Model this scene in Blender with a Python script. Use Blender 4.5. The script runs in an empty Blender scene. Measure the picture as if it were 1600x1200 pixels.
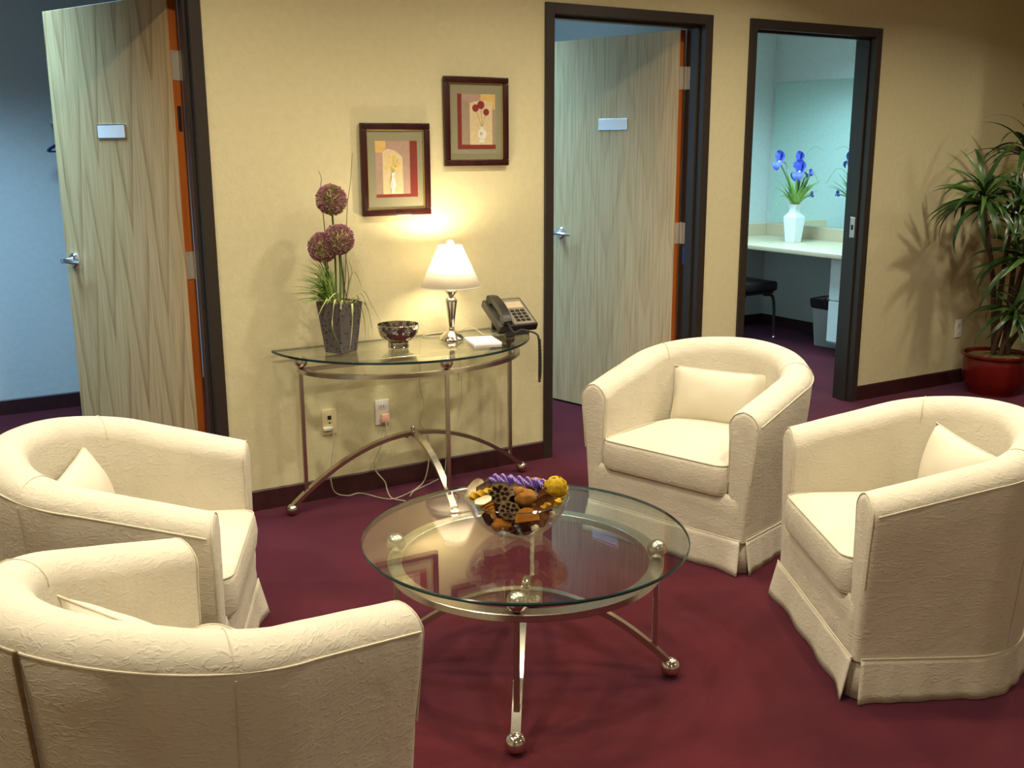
import bpy, bmesh, math, random
from mathutils import Vector, Matrix, noise
R = math.radians
PI = math.pi
sc = bpy.context.scene
COL = sc.collection
random.seed(7)

# ------------------------------------------------------------------ camera, view, world, lights
YAW, PITCH, ROLL, FPX = 0.541955, 0.226043, -0.003311, 1617.60
CAM = Vector((-2.7250, -4.2240, 1.5398))
_f = Vector((math.sin(YAW)*math.cos(PITCH), math.cos(YAW)*math.cos(PITCH), -math.sin(PITCH)))
_r0 = Vector((math.cos(YAW), -math.sin(YAW), 0))
_u0 = _r0.cross(_f)
_r = _r0*math.cos(ROLL) + _u0*math.sin(ROLL)
_u = -_r0*math.sin(ROLL) + _u0*math.cos(ROLL)
cd = bpy.data.cameras.new('camera'); cam = bpy.data.objects.new('camera', cd); COL.objects.link(cam)
cd.sensor_width = 36.0; cd.lens = FPX*36.0/1600.0; cd.clip_start = 0.05
m = Matrix.Identity(4)
for i in range(3):
    m[i][0] = _r[i]; m[i][1] = _u[i]; m[i][2] = -_f[i]; m[i][3] = CAM[i]
cam.matrix_world = m
sc.camera = cam
sc.view_settings.view_transform = 'Standard'
sc.view_settings.look = 'None'
sc.view_settings.gamma = 1.0
sc.view_settings.use_curve_mapping = False
sc.view_settings.exposure = 0.0
w = bpy.data.worlds.new('world'); sc.world = w; w.use_nodes = True
w.node_tree.nodes['Background'].inputs[0].default_value = (1.0, 0.85, 0.65, 1)
w.node_tree.nodes['Background'].inputs[1].default_value = 0.02

CEIL = 2.70
WARM = (1.0, 0.89, 0.70)
COOL = (0.36, 0.68, 1.0)
MINT = (0.45, 0.84, 1.0)
DOWNLIGHTS = [(x, y) for y in (-1.15, -2.35) for x in (-3.1, -1.7, -0.3, 1.0)] + [(4.4, -1.35), (2.5, -1.45), (-2.4, -5.0), (1.2, -5.0)]
DOWN_W = 17.2
ROOM_LIGHTS = [(-2.5, 1.1, 58.0, COOL, 112), (-0.05, 1.45, 46.0, COOL, 116), (2.5, 1.25, 68.0, MINT, 125)]

def area(name, loc, size, power, color, spread, shape='DISK', size_y=None):
    l = bpy.data.lights.new(name, 'AREA'); l.shape = shape; l.size = size
    if size_y: l.size_y = size_y
    l.energy = power; l.color = color; l.spread = spread
    o = bpy.data.objects.new(name, l); COL.objects.link(o); o.location = loc
    return o
for i, (x, y) in enumerate(DOWNLIGHTS):
    area('downlight_lamp', (x, y, CEIL-0.012), 0.13, DOWN_W, WARM, R(145))
for x, y, p, c, s in ROOM_LIGHTS:
    area('troffer_lamp', (x, y, CEIL-0.035), 1.1, p, c, R(s), 'RECTANGLE', 0.5)

# ------------------------------------------------------------------ materials
M = {}
def mat(name, color, rough=0.6, metal=0.0, spec=0.5, **kw):
    mt = bpy.data.materials.new(name); mt.use_nodes = True
    nt = mt.node_tree; b = nt.nodes['Principled BSDF']
    b.inputs['Base Color'].default_value = (*color, 1); b.inputs['Roughness'].default_value = rough
    b.inputs['Metallic'].default_value = metal; b.inputs['Specular IOR Level'].default_value = spec
    for k, v in kw.items():
        b.inputs[k.replace('_', ' ')].default_value = v
    M[name] = mt
    return mt, nt, b
def N(nt, typ, **kw):
    n = nt.nodes.new(typ)
    for k, v in kw.items():
        if k in n.inputs: n.inputs[k].default_value = v
        else: setattr(n, k, v)
    return n
def coords(nt, scale=(1, 1, 1), kind='Object', rot=(0, 0, 0)):
    tc = N(nt, 'ShaderNodeTexCoord'); mp = N(nt, 'ShaderNodeMapping')
    mp.inputs['Scale'].default_value = scale; mp.inputs['Rotation'].default_value = rot
    nt.links.new(tc.outputs[kind], mp.inputs[0]); return mp.outputs[0]
def ramp(nt, fac, stops):
    r = N(nt, 'ShaderNodeValToRGB'); e = r.color_ramp.elements
    while len(e) < len(stops): e.new(0.5)
    for k, (p, c) in enumerate(stops):
        e[k].position = p; e[k].color = (*c, 1)
    nt.links.new(fac, r.inputs[0]); return r.outputs[0]
def bump(nt, b, h, strength, dist=0.01, normal=None):
    n = N(nt, 'ShaderNodeBump'); n.inputs['Strength'].default_value = strength; n.inputs['Distance'].default_value = dist
    nt.links.new(h, n.inputs['Height'])
    if normal: nt.links.new(normal, n.inputs['Normal'])
    nt.links.new(n.outputs[0], b.inputs['Normal']); return n.outputs[0]
def noise_mat(name, c1, c2, scale, rough=0.6, bstr=0.0, bdist=0.01, detail=4, metal=0.0, sc3=(1, 1, 1), spec=0.5, bscale=None):
    mt, nt, b = mat(name, c1, rough, metal, spec)
    v = coords(nt, sc3)
    n = N(nt, 'ShaderNodeTexNoise', Scale=scale, Detail=detail); nt.links.new(v, n.inputs['Vector'])
    c = ramp(nt, n.outputs['Fac'], [(0.3, c1), (0.7, c2)]); nt.links.new(c, b.inputs['Base Color'])
    if bstr:
        h = n.outputs['Fac']
        if bscale:
            n2 = N(nt, 'ShaderNodeTexNoise', Scale=bscale, Detail=3.0); nt.links.new(v, n2.inputs['Vector']); h = n2.outputs['Fac']
        bump(nt, b, h, bstr, bdist)
    return mt

# surfaces
noise_mat('wall_paint', (0.58, 0.525, 0.315), (0.62, 0.56, 0.34), 30, 0.75, 0.35, 0.004, bscale=75, spec=0.2)
noise_mat('office_paint', (0.56, 0.57, 0.54), (0.60, 0.61, 0.58), 30, 0.8, 0.3, 0.004, bscale=75, spec=0.2)
noise_mat('ceiling_paint', (0.72, 0.68, 0.60), (0.76, 0.72, 0.64), 60, 0.9, spec=0.1)
noise_mat('baseboard_vinyl', (0.030, 0.006, 0.008), (0.042, 0.009, 0.010), 20, 0.45)
# carpet
mt, nt, b = mat('carpet', (0.12, 0.022, 0.026), 0.95, 0, 0.1)
v = coords(nt)
n1 = N(nt, 'ShaderNodeTexNoise', Scale=3.2, Detail=5.0); n2 = N(nt, 'ShaderNodeTexNoise', Scale=420.0, Detail=2.0)
for n in (n1, n2): nt.links.new(v, n.inputs['Vector'])
c1 = ramp(nt, n1.outputs['Fac'], [(0.30, (0.068, 0.0085, 0.0062)), (0.72, (0.104, 0.0135, 0.0100))])
c2 = ramp(nt, n2.outputs['Fac'], [(0.25, (0.62, 0.60, 0.66)), (0.75, (1.25, 1.2, 1.2))])
mx = N(nt, 'ShaderNodeMix', data_type='RGBA', blend_type='MULTIPLY'); mx.inputs[0].default_value = 1.0
nt.links.new(c1, mx.inputs[6]); nt.links.new(c2, mx.inputs[7]); nt.links.new(mx.outputs[2], b.inputs['Base Color'])
b.inputs['Sheen Weight'].default_value = 0.17
b.inputs['Sheen Tint'].default_value = (0.50, 0.40, 1.0, 1)
b.inputs['Sheen Roughness'].default_value = 0.38
bump(nt, b, n2.outputs['Fac'], 0.7, 0.006)
# slipcover fabric
mt, nt, b = mat('slipcover', (0.80, 0.72, 0.55), 0.9, 0, 0.15)
v = coords(nt)
a1 = N(nt, 'ShaderNodeTexNoise', Scale=38.0, Detail=3.0, Distortion=1.6); nt.links.new(coords(nt, (0.8, 0.8, 2.0), rot=(0.15, 0.1, 0.1)), a1.inputs['Vector'])
r1 = ramp(nt, a1.outputs['Fac'], [(0.50, (0, 0, 0)), (0.66, (1, 1, 1))])
a2 = N(nt, 'ShaderNodeTexNoise', Scale=7.0, Detail=3.0, Distortion=0.8); nt.links.new(v, a2.inputs['Vector'])
n_ = bump(nt, b, r1, 0.32, 0.003)
bump(nt, b, a2.outputs['Fac'], 0.35, 0.012, n_)
c = ramp(nt, a2.outputs['Fac'], [(0.3, (0.60, 0.55, 0.43)), (0.7, (0.64, 0.59, 0.465))]); nt.links.new(c, b.inputs['Base Color'])
b.inputs['Sheen Weight'].default_value = 0.06
mt, nt, b = mat('pillow_cloth', (0.66, 0.605, 0.465), 0.9, 0, 0.15)
a2 = N(nt, 'ShaderNodeTexNoise', Scale=26.0, Detail=3.0); nt.links.new(coords(nt), a2.inputs['Vector']); bump(nt, b, a2.outputs['Fac'], 0.15, 0.005)
noise_mat('closure_tape', (0.16, 0.10, 0.045), (0.24, 0.155, 0.07), 60, 0.9)
noise_mat('slipcover_seam', (0.58, 0.52, 0.38), (0.62, 0.56, 0.42), 60, 0.9)
# metals
noise_mat('brushed_nickel', (0.52, 0.47, 0.40), (0.58, 0.53, 0.45), 160, 0.27, 0.03, 0.002, metal=1.0)
noise_mat('polished_nickel', (0.68, 0.64, 0.58), (0.72, 0.68, 0.62), 80, 0.12, metal=1.0)
noise_mat('satin_chrome', (0.70, 0.72, 0.74), (0.76, 0.78, 0.80), 90, 0.22, metal=1.0)
noise_mat('hinge_steel', (0.60, 0.57, 0.50), (0.66, 0.63, 0.56), 120, 0.38, metal=0.65)
mt, nt, b = mat('hammered_silver', (0.60, 0.59, 0.58), 0.07, 1.0)
vo = N(nt, 'ShaderNodeTexVoronoi', Scale=75.0); nt.links.new(coords(nt), vo.inputs['Vector']); bump(nt, b, vo.outputs['Distance'], 0.16, 0.008)
noise_mat('frame_paint', (0.027, 0.020, 0.016), (0.034, 0.026, 0.021), 90, 0.34)
# glass
def thin_glass(name, tint, base=0.045):
    mt = bpy.data.materials.new(name); mt.use_nodes = True; nt = mt.node_tree; nt.nodes.clear()
    out = N(nt, 'ShaderNodeOutputMaterial'); mix = N(nt, 'ShaderNodeMixShader')
    tr = N(nt, 'ShaderNodeBsdfTransparent'); tr.inputs[0].default_value = (*tint, 1)
    gl = N(nt, 'ShaderNodeBsdfGlossy'); gl.inputs['Roughness'].default_value = 0.0; gl.inputs[0].default_value = (1, 1, 1, 1)
    lw = N(nt, 'ShaderNodeLayerWeight'); lw.inputs[0].default_value = 0.5
    pw = N(nt, 'ShaderNodeMath', operation='POWER'); pw.inputs[1].default_value = 5.0
    nt.links.new(lw.outputs['Facing'], pw.inputs[0])
    ma = N(nt, 'ShaderNodeMath', operation='MULTIPLY_ADD'); ma.inputs[1].default_value = 0.95; ma.inputs[2].default_value = base
    nt.links.new(pw.outputs[0], ma.inputs[0]); nt.links.new(ma.outputs[0], mix.inputs[0])
    nt.links.new(tr.outputs[0], mix.inputs[1]); nt.links.new(gl.outputs[0], mix.inputs[2]); nt.links.new(mix.outputs[0], out.inputs[0])
    M[name] = mt
thin_glass('table_glass', (0.93, 0.96, 0.94))
thin_glass('bowl_glass', (0.95, 0.965, 0.96), 0.085)
thin_glass('rim_glass', (0.80, 0.86, 0.83), 0.22)
thin_glass('picture_glass', (0.985, 0.985, 0.985), 0.02)
mat('glass_edge', (0.008, 0.030, 0.030), 0.15, 0, 0.5)
mat('mirror_silver', (0.78, 0.93, 0.88), 0.015, 1.0)
# wood
def wood(name, base, dark, period, zfreq, slope, amount, grain):
    """oak veneer: fine vertical grain with nested cathedral points per leaf"""
    mt, nt, b = mat(name, base, 0.42, 0, 0.4); L = nt.links.new
    def MA(op, a, b_=None, c=None):
        n = N(nt, 'ShaderNodeMath', operation=op)
        for k, q in enumerate((a, b_, c)):
            if q is None: continue
            if isinstance(q, (int, float)): n.inputs[k].default_value = q
            else: L(q, n.inputs[k])
        return n.outputs[0]
    sep = N(nt, 'ShaderNodeSeparateXYZ'); L(coords(nt), sep.inputs[0])
    w1 = N(nt, 'ShaderNodeTexNoise', Scale=2.2, Detail=3.0); L(coords(nt, (1, 1, 0.35)), w1.inputs['Vector'])
    x = MA('ADD', sep.outputs['X'], MA('MULTIPLY', w1.outputs['Fac'], 0.09))
    u = MA('PINGPONG', x, period/2)
    cell = MA('FLOOR', MA('DIVIDE', x, period))
    v = MA('ADD', MA('SUBTRACT', MA('MULTIPLY', sep.outputs['Z'], zfreq), MA('MULTIPLY', u, -slope)), MA('ADD', MA('MULTIPLY', cell, 0.37), MA('MULTIPLY', w1.outputs['Fac'], 0.9)))
    fr = MA('FRACT', v)
    ca = ramp(nt, fr, [(0.0, dark), (0.10, tuple(0.55*p+0.45*q for p, q in zip(base, dark))), (0.30, base), (0.93, base), (1.0, tuple(0.6*p+0.4*q for p, q in zip(base, dark)))])
    mxa = N(nt, 'ShaderNodeMix', data_type='RGBA'); mxa.inputs[0].default_value = amount
    mxa.inputs[6].default_value = (*base, 1); L(ca, mxa.inputs[7])
    g = N(nt, 'ShaderNodeTexNoise', Scale=grain, Detail=6.0); L(coords(nt, (1, 1, 0.03)), g.inputs['Vector'])
    c2 = ramp(nt, g.outputs['Fac'], [(0.30, (0.74, 0.71, 0.66)), (0.55, (1.0, 1.0, 1.0)), (0.75, (1.07, 1.07, 1.07))])
    mx = N(nt, 'ShaderNodeMix', data_type='RGBA', blend_type='MULTIPLY'); mx.inputs[0].default_value = 1.0
    L(mxa.outputs[2], mx.inputs[6]); L(c2, mx.inputs[7]); L(mx.outputs[2], b.inputs['Base Color'])
wood('oak_veneer', (0.62, 0.445, 0.22), (0.34, 0.20, 0.08), 0.21, 1.15, 9.0, 0.8, 110)
wood('oak_veneer_pale', (0.66, 0.50, 0.27), (0.53, 0.37, 0.175), 0.30, 1.5, 7.0, 0.5, 90)
noise_mat('door_edge_stain', (0.36, 0.085, 0.010), (0.46, 0.12, 0.016), 40, 0.5, sc3=(1, 1, 0.1))
noise_mat('mahogany', (0.026, 0.006, 0.005), (0.045, 0.010, 0.008), 30, 0.25, sc3=(1, 1, 0.2))
noise_mat('dark_slot', (0.012, 0.011, 0.010), (0.02, 0.018, 0.016), 50, 0.5)
noise_mat('white_plastic', (0.74, 0.72, 0.66), (0.78, 0.76, 0.70), 50, 0.4)
noise_mat('ivory_plastic', (0.66, 0.58, 0.34), (0.70, 0.62, 0.38), 50, 0.4)
noise_mat('peach_plastic', (0.80, 0.42, 0.30), (0.85, 0.50, 0.38), 80, 0.4)
noise_mat('white_sign', (0.92, 0.93, 0.94), (0.95, 0.96, 0.97), 20, 0.35)
noise_mat('cord_plastic', (0.42, 0.37, 0.27), (0.48, 0.42, 0.31), 50, 0.45)
noise_mat('black_plastic', (0.016, 0.015, 0.013), (0.022, 0.020, 0.018), 60, 0.35)
noise_mat('phone_panel', (0.20, 0.18, 0.13), (0.24, 0.21, 0.16), 60, 0.4)
noise_mat('phone_screen', (0.50, 0.42, 0.28), (0.55, 0.46, 0.31), 30, 0.2)
noise_mat('paper', (0.84, 0.82, 0.76), (0.88, 0.86, 0.80), 30, 0.8)
noise_mat('mat_board', (0.27, 0.25, 0.15), (0.29, 0.27, 0.165), 90, 0.85)
noise_mat('gilt', (0.50, 0.36, 0.10), (0.58, 0.42, 0.14), 90, 0.35, metal=0.7)
for nm, c in dict(print_mauve=(0.42, 0.28, 0.21), print_taupe=(0.36, 0.27, 0.18), print_cream=(0.66, 0.53, 0.30), print_yellow=(0.66, 0.44, 0.14), print_red=(0.20, 0.022, 0.012),
                  print_poppy=(0.24, 0.020, 0.026), print_white=(0.74, 0.71, 0.60), print_stem=(0.30, 0.26, 0.10), print_gold=(0.72, 0.52, 0.12), print_grey=(0.50, 0.46, 0.38)).items():
    noise_mat(nm, tuple(x*0.93 for x in c), tuple(min(1, x*1.07) for x in c), 60, 0.8)
# lamp
mt = bpy.data.materials.new('shade_cloth'); mt.use_nodes = True; nt = mt.node_tree; nt.nodes.clear()
out = N(nt, 'ShaderNodeOutputMaterial'); mix = N(nt, 'ShaderNodeMixShader'); df = N(nt, 'ShaderNodeBsdfDiffuse'); tl = N(nt, 'ShaderNodeBsdfTranslucent')
wn = N(nt, 'ShaderNodeTexNoise', Scale=180.0); cc = ramp(nt, wn.outputs['Fac'], [(0.3, (0.80, 0.76, 0.68)), (0.7, (0.84, 0.80, 0.72))])
nt.links.new(coords(nt), wn.inputs['Vector'])
nt.links.new(cc, df.inputs[0]); nt.links.new(cc, tl.inputs[0]); mix.inputs[0].default_value = 0.62
nt.links.new(df.outputs[0], mix.inputs[1]); nt.links.new(tl.outputs[0], mix.inputs[2]); nt.links.new(mix.outputs[0], out.inputs[0]); M['shade_cloth'] = mt
def emit(name, color, strength):
    mt, nt, b = mat(name, (0.8, 0.8, 0.8), 0.5); b.inputs['Emission Color'].default_value = (*color, 1); b.inputs['Emission Strength'].default_value = strength
emit('bulb_glow', (1.0, 0.86, 0.62), 170.0)
emit('downlight_lens', WARM, 40.0)
emit('troffer_lens', COOL, 1.2)
# plants
noise_mat('speckled_pot', (0.085, 0.075, 0.070), (0.125, 0.110, 0.100), 40, 0.5)
mt = M['speckled_pot']; nt = mt.node_tree; b = nt.nodes['Principled BSDF']
vo = N(nt, 'ShaderNodeTexVoronoi', Scale=62.0); nt.links.new(coords(nt), vo.inputs['Vector'])
rr = ramp(nt, vo.outputs['Distance'], [(0.24, (0.018, 0.016, 0.015)), (0.32, (0.115, 0.10, 0.095))]); nt.links.new(rr, b.inputs['Base Color'])
noise_mat('grass_green', (0.17, 0.33, 0.05), (0.30, 0.46, 0.10), 20, 0.5)
noise_mat('grass_pale', (0.46, 0.52, 0.20), (0.58, 0.60, 0.30), 20, 0.5)
noise_mat('stem_green', (0.06, 0.11, 0.025), (0.10, 0.17, 0.04), 30, 0.55)
noise_mat('allium_purple', (0.36, 0.15, 0.19), (0.52, 0.27, 0.31), 60, 0.7)
noise_mat('allium_green', (0.30, 0.26, 0.11), (0.42, 0.35, 0.15), 60, 0.7)
noise_mat('twig_brown', (0.05, 0.030, 0.014), (0.09, 0.055, 0.025), 60, 0.8)
noise_mat('moss', (0.10, 0.085, 0.025), (0.24, 0.17, 0.06), 50, 0.95, 0.8, 0.02)
noise_mat('red_ceramic', (0.10, 0.006, 0.005), (0.15, 0.010, 0.007), 12, 0.18)
noise_mat('plant_leaf', (0.018, 0.050, 0.012), (0.040, 0.095, 0.020), 14, 0.35)
noise_mat('plant_leaf_light', (0.050, 0.12, 0.022), (0.090, 0.18, 0.035), 14, 0.35)
noise_mat('plant_trunk', (0.055, 0.030, 0.018), (0.10, 0.055, 0.030), 60, 0.85, 0.6, 0.01, sc3=(1, 1, 3))
noise_mat('iris_blue', (0.06, 0.08, 0.50), (0.15, 0.19, 0.72), 40, 0.6)
noise_mat('iris_gold', (0.8, 0.45, 0.2), (0.85, 0.55, 0.3), 40, 0.6)
noise_mat('white_ceramic', (0.80, 0.80, 0.80), (0.84, 0.84, 0.84), 20, 0.15)
noise_mat('laminate_counter', (0.58, 0.44, 0.29), (0.62, 0.48, 0.32), 60, 0.4)
noise_mat('white_laminate', (0.72, 0.74, 0.72), (0.76, 0.78, 0.76), 20, 0.4)
noise_mat('black_leather', (0.014, 0.010, 0.010), (0.022, 0.016, 0.015), 60, 0.3, 0.2, 0.003)
noise_mat('grey_plastic', (0.46, 0.52, 0.52), (0.50, 0.56, 0.56), 40, 0.45)
noise_mat('black_bag', (0.008, 0.008, 0.010), (0.016, 0.016, 0.02), 40, 0.3)
noise_mat('steel_blue_plastic', (0.06, 0.12, 0.17), (0.08, 0.15, 0.20), 40, 0.4)
noise_mat('blue_tape', (0.010, 0.10, 0.45), (0.015, 0.13, 0.52), 40, 0.5)
noise_mat('navy_plastic', (0.01, 0.015, 0.07), (0.015, 0.02, 0.09), 40, 0.3)
# potpourri
for nm, c, c2, s in [('pp_purple', (0.035, 0.012, 0.10), (0.09, 0.045, 0.21), 120), ('pp_lilac', (0.26, 0.19, 0.42), (0.36, 0.28, 0.5), 100), ('pp_yellow', (0.42, 0.27, 0.02), (0.58, 0.40, 0.04), 60),
                     ('pp_mustard', (0.36, 0.20, 0.02), (0.50, 0.30, 0.03), 60), ('pp_pod', (0.055, 0.033, 0.016), (0.105, 0.066, 0.033), 90), ('pp_dark', (0.004, 0.003, 0.002), (0.014, 0.008, 0.005), 60),
                     ('pp_tan', (0.22, 0.095, 0.02), (0.32, 0.15, 0.035), 40), ('pp_brown', (0.075, 0.030, 0.012), (0.13, 0.052, 0.02), 50), ('pp_cream', (0.62, 0.52, 0.32), (0.72, 0.62, 0.42), 40),
                     ('pp_amber', (0.20, 0.075, 0.01), (0.30, 0.12, 0.018), 50), ('pp_bark', (0.05, 0.032, 0.02), (0.11, 0.075, 0.045), 70)]:
    noise_mat(nm, c, c2, s, 0.9, 0.4, 0.006, spec=0.0)

# ------------------------------------------------------------------ mesh helpers
def box(bm, x0, x1, y0, y1, z0, z1, bev=0.0, seg=2, T=None, mi=0):
    t = bmesh.new(); bmesh.ops.create_cube(t, size=1.0)
    for v in t.verts:
        v.co = Vector(((x0+x1)/2 + v.co.x*(x1-x0), (y0+y1)/2 + v.co.y*(y1-y0), (z0+z1)/2 + v.co.z*(z1-z0)))
    if bev > 0:
        bmesh.ops.bevel(t, geom=list(t.edges), offset=bev, segments=seg, affect='EDGES', profile=0.6)
    merge(bm, t, T, mi)
def merge(bm, t, T=None, mi=0):
    if T is not None: bmesh.ops.transform(t, matrix=T, verts=t.verts)
    base = len(bm.verts); t.verts.index_update()
    vs = [bm.verts.new(v.co) for v in t.verts]
    for f in t.faces:
        try:
            nf = bm.faces.new([vs[v.index] for v in f.verts]); nf.material_index = mi if mi else f.material_index
        except ValueError: pass
    t.free()
def lathe(bm, prof, seg=32, T=None, mi=0, cap=True):
    rings = []
    for r, z in prof:
        rings.append([bm.verts.new((r*math.cos(2*PI*k/seg), r*math.sin(2*PI*k/seg), z)) for k in range(seg)])
    fs = []
    for a, b_ in zip(rings, rings[1:]):
        for k in range(seg):
            fs.append(bm.faces.new((a[k], a[(k+1) % seg], b_[(k+1) % seg], b_[k])))
    if cap:
        if prof[0][0] > 1e-5: fs.append(bm.faces.new(rings[0][::-1]))
        if prof[-1][0] > 1e-5: fs.append(bm.faces.new(rings[-1]))
    for f in fs: f.material_index = mi
    if T is not None:
        for rg in rings:
            for v in rg: v.co = T @ v.co
def sphere(bm, c, r, seg=20, rings=12, s=(1, 1, 1), T=None, mi=0, fn=None):
    t = bmesh.new(); bmesh.ops.create_uvsphere(t, u_segments=seg, v_segments=rings, radius=1.0)
    for v in t.verts:
        k = fn(v.co) if fn else 1.0
        v.co = Vector((v.co.x*r*s[0]*k, v.co.y*r*s[1]*k, v.co.z*r*s[2]*k))
    X = Matrix.Translation(Vector(c))
    merge(bm, t, X if T is None else X @ T, mi)
def spline(pts, n=8):
    pts = [Vector(p) for p in pts]; out = []
    P = [pts[0]*2-pts[1]] + pts + [pts[-1]*2-pts[-2]]
    for i in range(1, len(P)-2):
        for k in range(n):
            t = k/n; a, b_, c, d = P[i-1], P[i], P[i+1], P[i+2]
            out.append(0.5*((2*b_) + (c-a)*t + (2*a-5*b_+4*c-d)*t*t + (3*b_-a-3*c+d)*t**3))
    out.append(pts[-1]); return out
def tube(bm, pts, r, seg=8, rect=None, closed=False, up=None, mi=0, cap=True):
    pts = [Vector(p) for p in pts]; n = len(pts); rings = []
    rf = r if callable(r) else (lambda t: r)
    prev = None
    for i in range(n):
        if closed: tg = (pts[(i+1) % n] - pts[i-1])
        else: tg = pts[min(i+1, n-1)] - pts[max(i-1, 0)]
        tg = tg.normalized() if tg.length > 1e-9 else Vector((0, 0, 1))
        if up is not None: a = Vector(up) - tg*tg.dot(Vector(up))
        elif prev is None:
            a = Vector((0, 0, 1)) if abs(tg.z) < 0.9 else Vector((1, 0, 0)); a = a - tg*tg.dot(a)
        else: a = prev - tg*tg.dot(prev)
        if a.length < 1e-6: a = tg.orthogonal()
        a.normalize(); prev = a; b_ = tg.cross(a)
        if rect:
            hw, hh = rect[0]/2, rect[1]/2
            rings.append([bm.verts.new(pts[i] + a*y + b_*x) for x, y in ((-hw, -hh), (hw, -hh), (hw, hh), (-hw, hh))])
        else:
            rr = rf(i/max(1, n-1))
            rings.append([bm.verts.new(pts[i] + (a*math.cos(2*PI*k/seg) + b_*math.sin(2*PI*k/seg))*rr) for k in range(seg)])
    s = len(rings[0]); fs = []
    for i in range(n if closed else n-1):
        A, B = rings[i], rings[(i+1) % n]
        for k in range(s):
            fs.append(bm.faces.new((A[k], A[(k+1) % s], B[(k+1) % s], B[k])))
    if not closed and cap:
        fs.append(bm.faces.new(rings[0][::-1])); fs.append(bm.faces.new(rings[-1]))
    for f in fs: f.material_index = mi
def prism(bm, poly, y0, y1, mi=0):
    """polygon in x,z extruded along y"""
    A = [bm.verts.new((x, y0, z)) for x, z in poly]; B = [bm.verts.new((x, y1, z)) for x, z in poly]
    n = len(poly); fs = [bm.faces.new(A), bm.faces.new(B[::-1])]
    for k in range(n): fs.append(bm.faces.new((A[k], B[k], B[(k+1) % n], A[(k+1) % n])))
    for f in fs: f.material_index = mi
def bmnew(): return bmesh.new()
def obj(name, bm, mats, parent=None, smooth=35, loc=None):
    bmesh.ops.recalc_face_normals(bm, faces=bm.faces)
    me = bpy.data.meshes.new(name); bm.to_mesh(me); bm.free()
    if isinstance(mats, str): mats = [mats]
    for x in mats: me.materials.append(M[x])
    if smooth:
        me.polygons.foreach_set('use_smooth', [True]*len(me.polygons)); me.set_sharp_from_angle(angle=R(smooth))
    o = bpy.data.objects.new(name, me); COL.objects.link(o)
    if parent: o.parent = parent
    if loc: o.location = loc
    return o
def tag(o, label=None, cat=None, group=None, kind=None):
    if label: o['label'] = label
    if cat: o['category'] = cat
    if group: o['group'] = group
    if kind: o['kind'] = kind
    return o
def thing(name, loc=(0, 0, 0), rz=0.0, label=None, cat=None, group=None, kind=None):
    o = bpy.data.objects.new(name, None); o.empty_display_size = 0.1; COL.objects.link(o)
    o.location = loc; o.rotation_euler = (0, 0, rz)
    return tag(o, label, cat, group, kind)
def copy_tree(o, parent=None):
    c = o.copy(); COL.objects.link(c); c.parent = parent
    for ch in list(o.children): copy_tree(ch, c)
    return c
def instance(src, parent, name=None):
    c = src.copy(); COL.objects.link(c); c.parent = parent
    return c

# ------------------------------------------------------------------ room shell
WT = 0.12      # wall thickness
FH = 2.184     # frame head (outer)
FW = 0.05      # frame face
XL, XR, YB = -4.6, 5.6, -6.0
OPEN = [(-2.595, -1.579), (0.0, 1.016), (1.2726, 2.2886)]
def struct(name, bm, mats, parent=None, smooth=0):
    o = obj(name, bm, mats, parent, smooth); tag(o, kind='structure'); return o
bm = bmnew(); box(bm, XL-0.1, XR+0.1, YB-0.1, 2.5, -0.08, 0.0); struct('floor', bm, 'carpet')
bm = bmnew(); box(bm, XL-0.1, XR+0.1, YB-0.1, 2.5, CEIL, CEIL+0.08); struct('ceiling', bm, 'ceiling_paint')
# main wall with three door openings: each stretch of wall and each lintel
bm = bmnew()
xs = [XL] + [v for o in OPEN for v in (o[0]+0.01, o[1]-0.01)] + [3.95]
for a, b_ in zip(xs[0::2], xs[1::2]): box(bm, a, b_, 0, WT, 0, CEIL)
for a, b_ in OPEN: box(bm, a+0.01, b_-0.01, 0, WT, FH-0.01, CEIL)
for f in bm.faces:
    f.material_index = 0
wm = struct('wall_back', bm, ['wall_paint', 'office_paint'])
for pgon in wm.data.polygons:
    if pgon.normal.y > 0.5: pgon.material_index = 1
bm = bmnew(); box(bm, 3.69, 3.79, -0.52, 0.0, 0, CEIL); struct('wall_right', bm, 'wall_paint')  # stub cut short so the downlight past its end reaches the plant
bm = bmnew(); box(bm, XR, XR+0.1, YB, 0.0, 0, CEIL); struct('wall_far_right', bm, 'wall_paint')
bm = bmnew(); box(bm, 3.95, XR, 0.0, 0.1, 0, CEIL); struct('wall_added_alcove', bm, 'wall_paint')  # closes an unseen alcove added to make room for that downlight
bm = bmnew(); box(bm, XL-0.1, XL, YB, 2.4, 0, CEIL); struct('wall_left', bm, 'wall_paint')
bm = bmnew(); box(bm, XL, XR, YB-0.1, YB, 0, CEIL); struct('wall_front', bm, 'wall_paint')
# offices behind
bm = bmnew(); box(bm, XL, 3.97, 2.40, 2.5, 0, CEIL); struct('wall_office_back', bm, 'office_paint')
bm = bmnew(); box(bm, -0.85, -0.75, WT, 2.4, 0, CEIL); struct('wall_partition_1', bm, 'office_paint')
bm = bmnew(); box(bm, 1.25, 1.27, 0.30, 2.4, 0, CEIL); box(bm, 1.08, 1.27, WT, 0.30, 0, CEIL); struct('wall_partition_2', bm, 'office_paint')
bm = bmnew(); box(bm, 3.847, 3.95, WT, 2.4, 0, CEIL); struct('wall_mirror_side', bm, 'office_paint')
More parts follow.
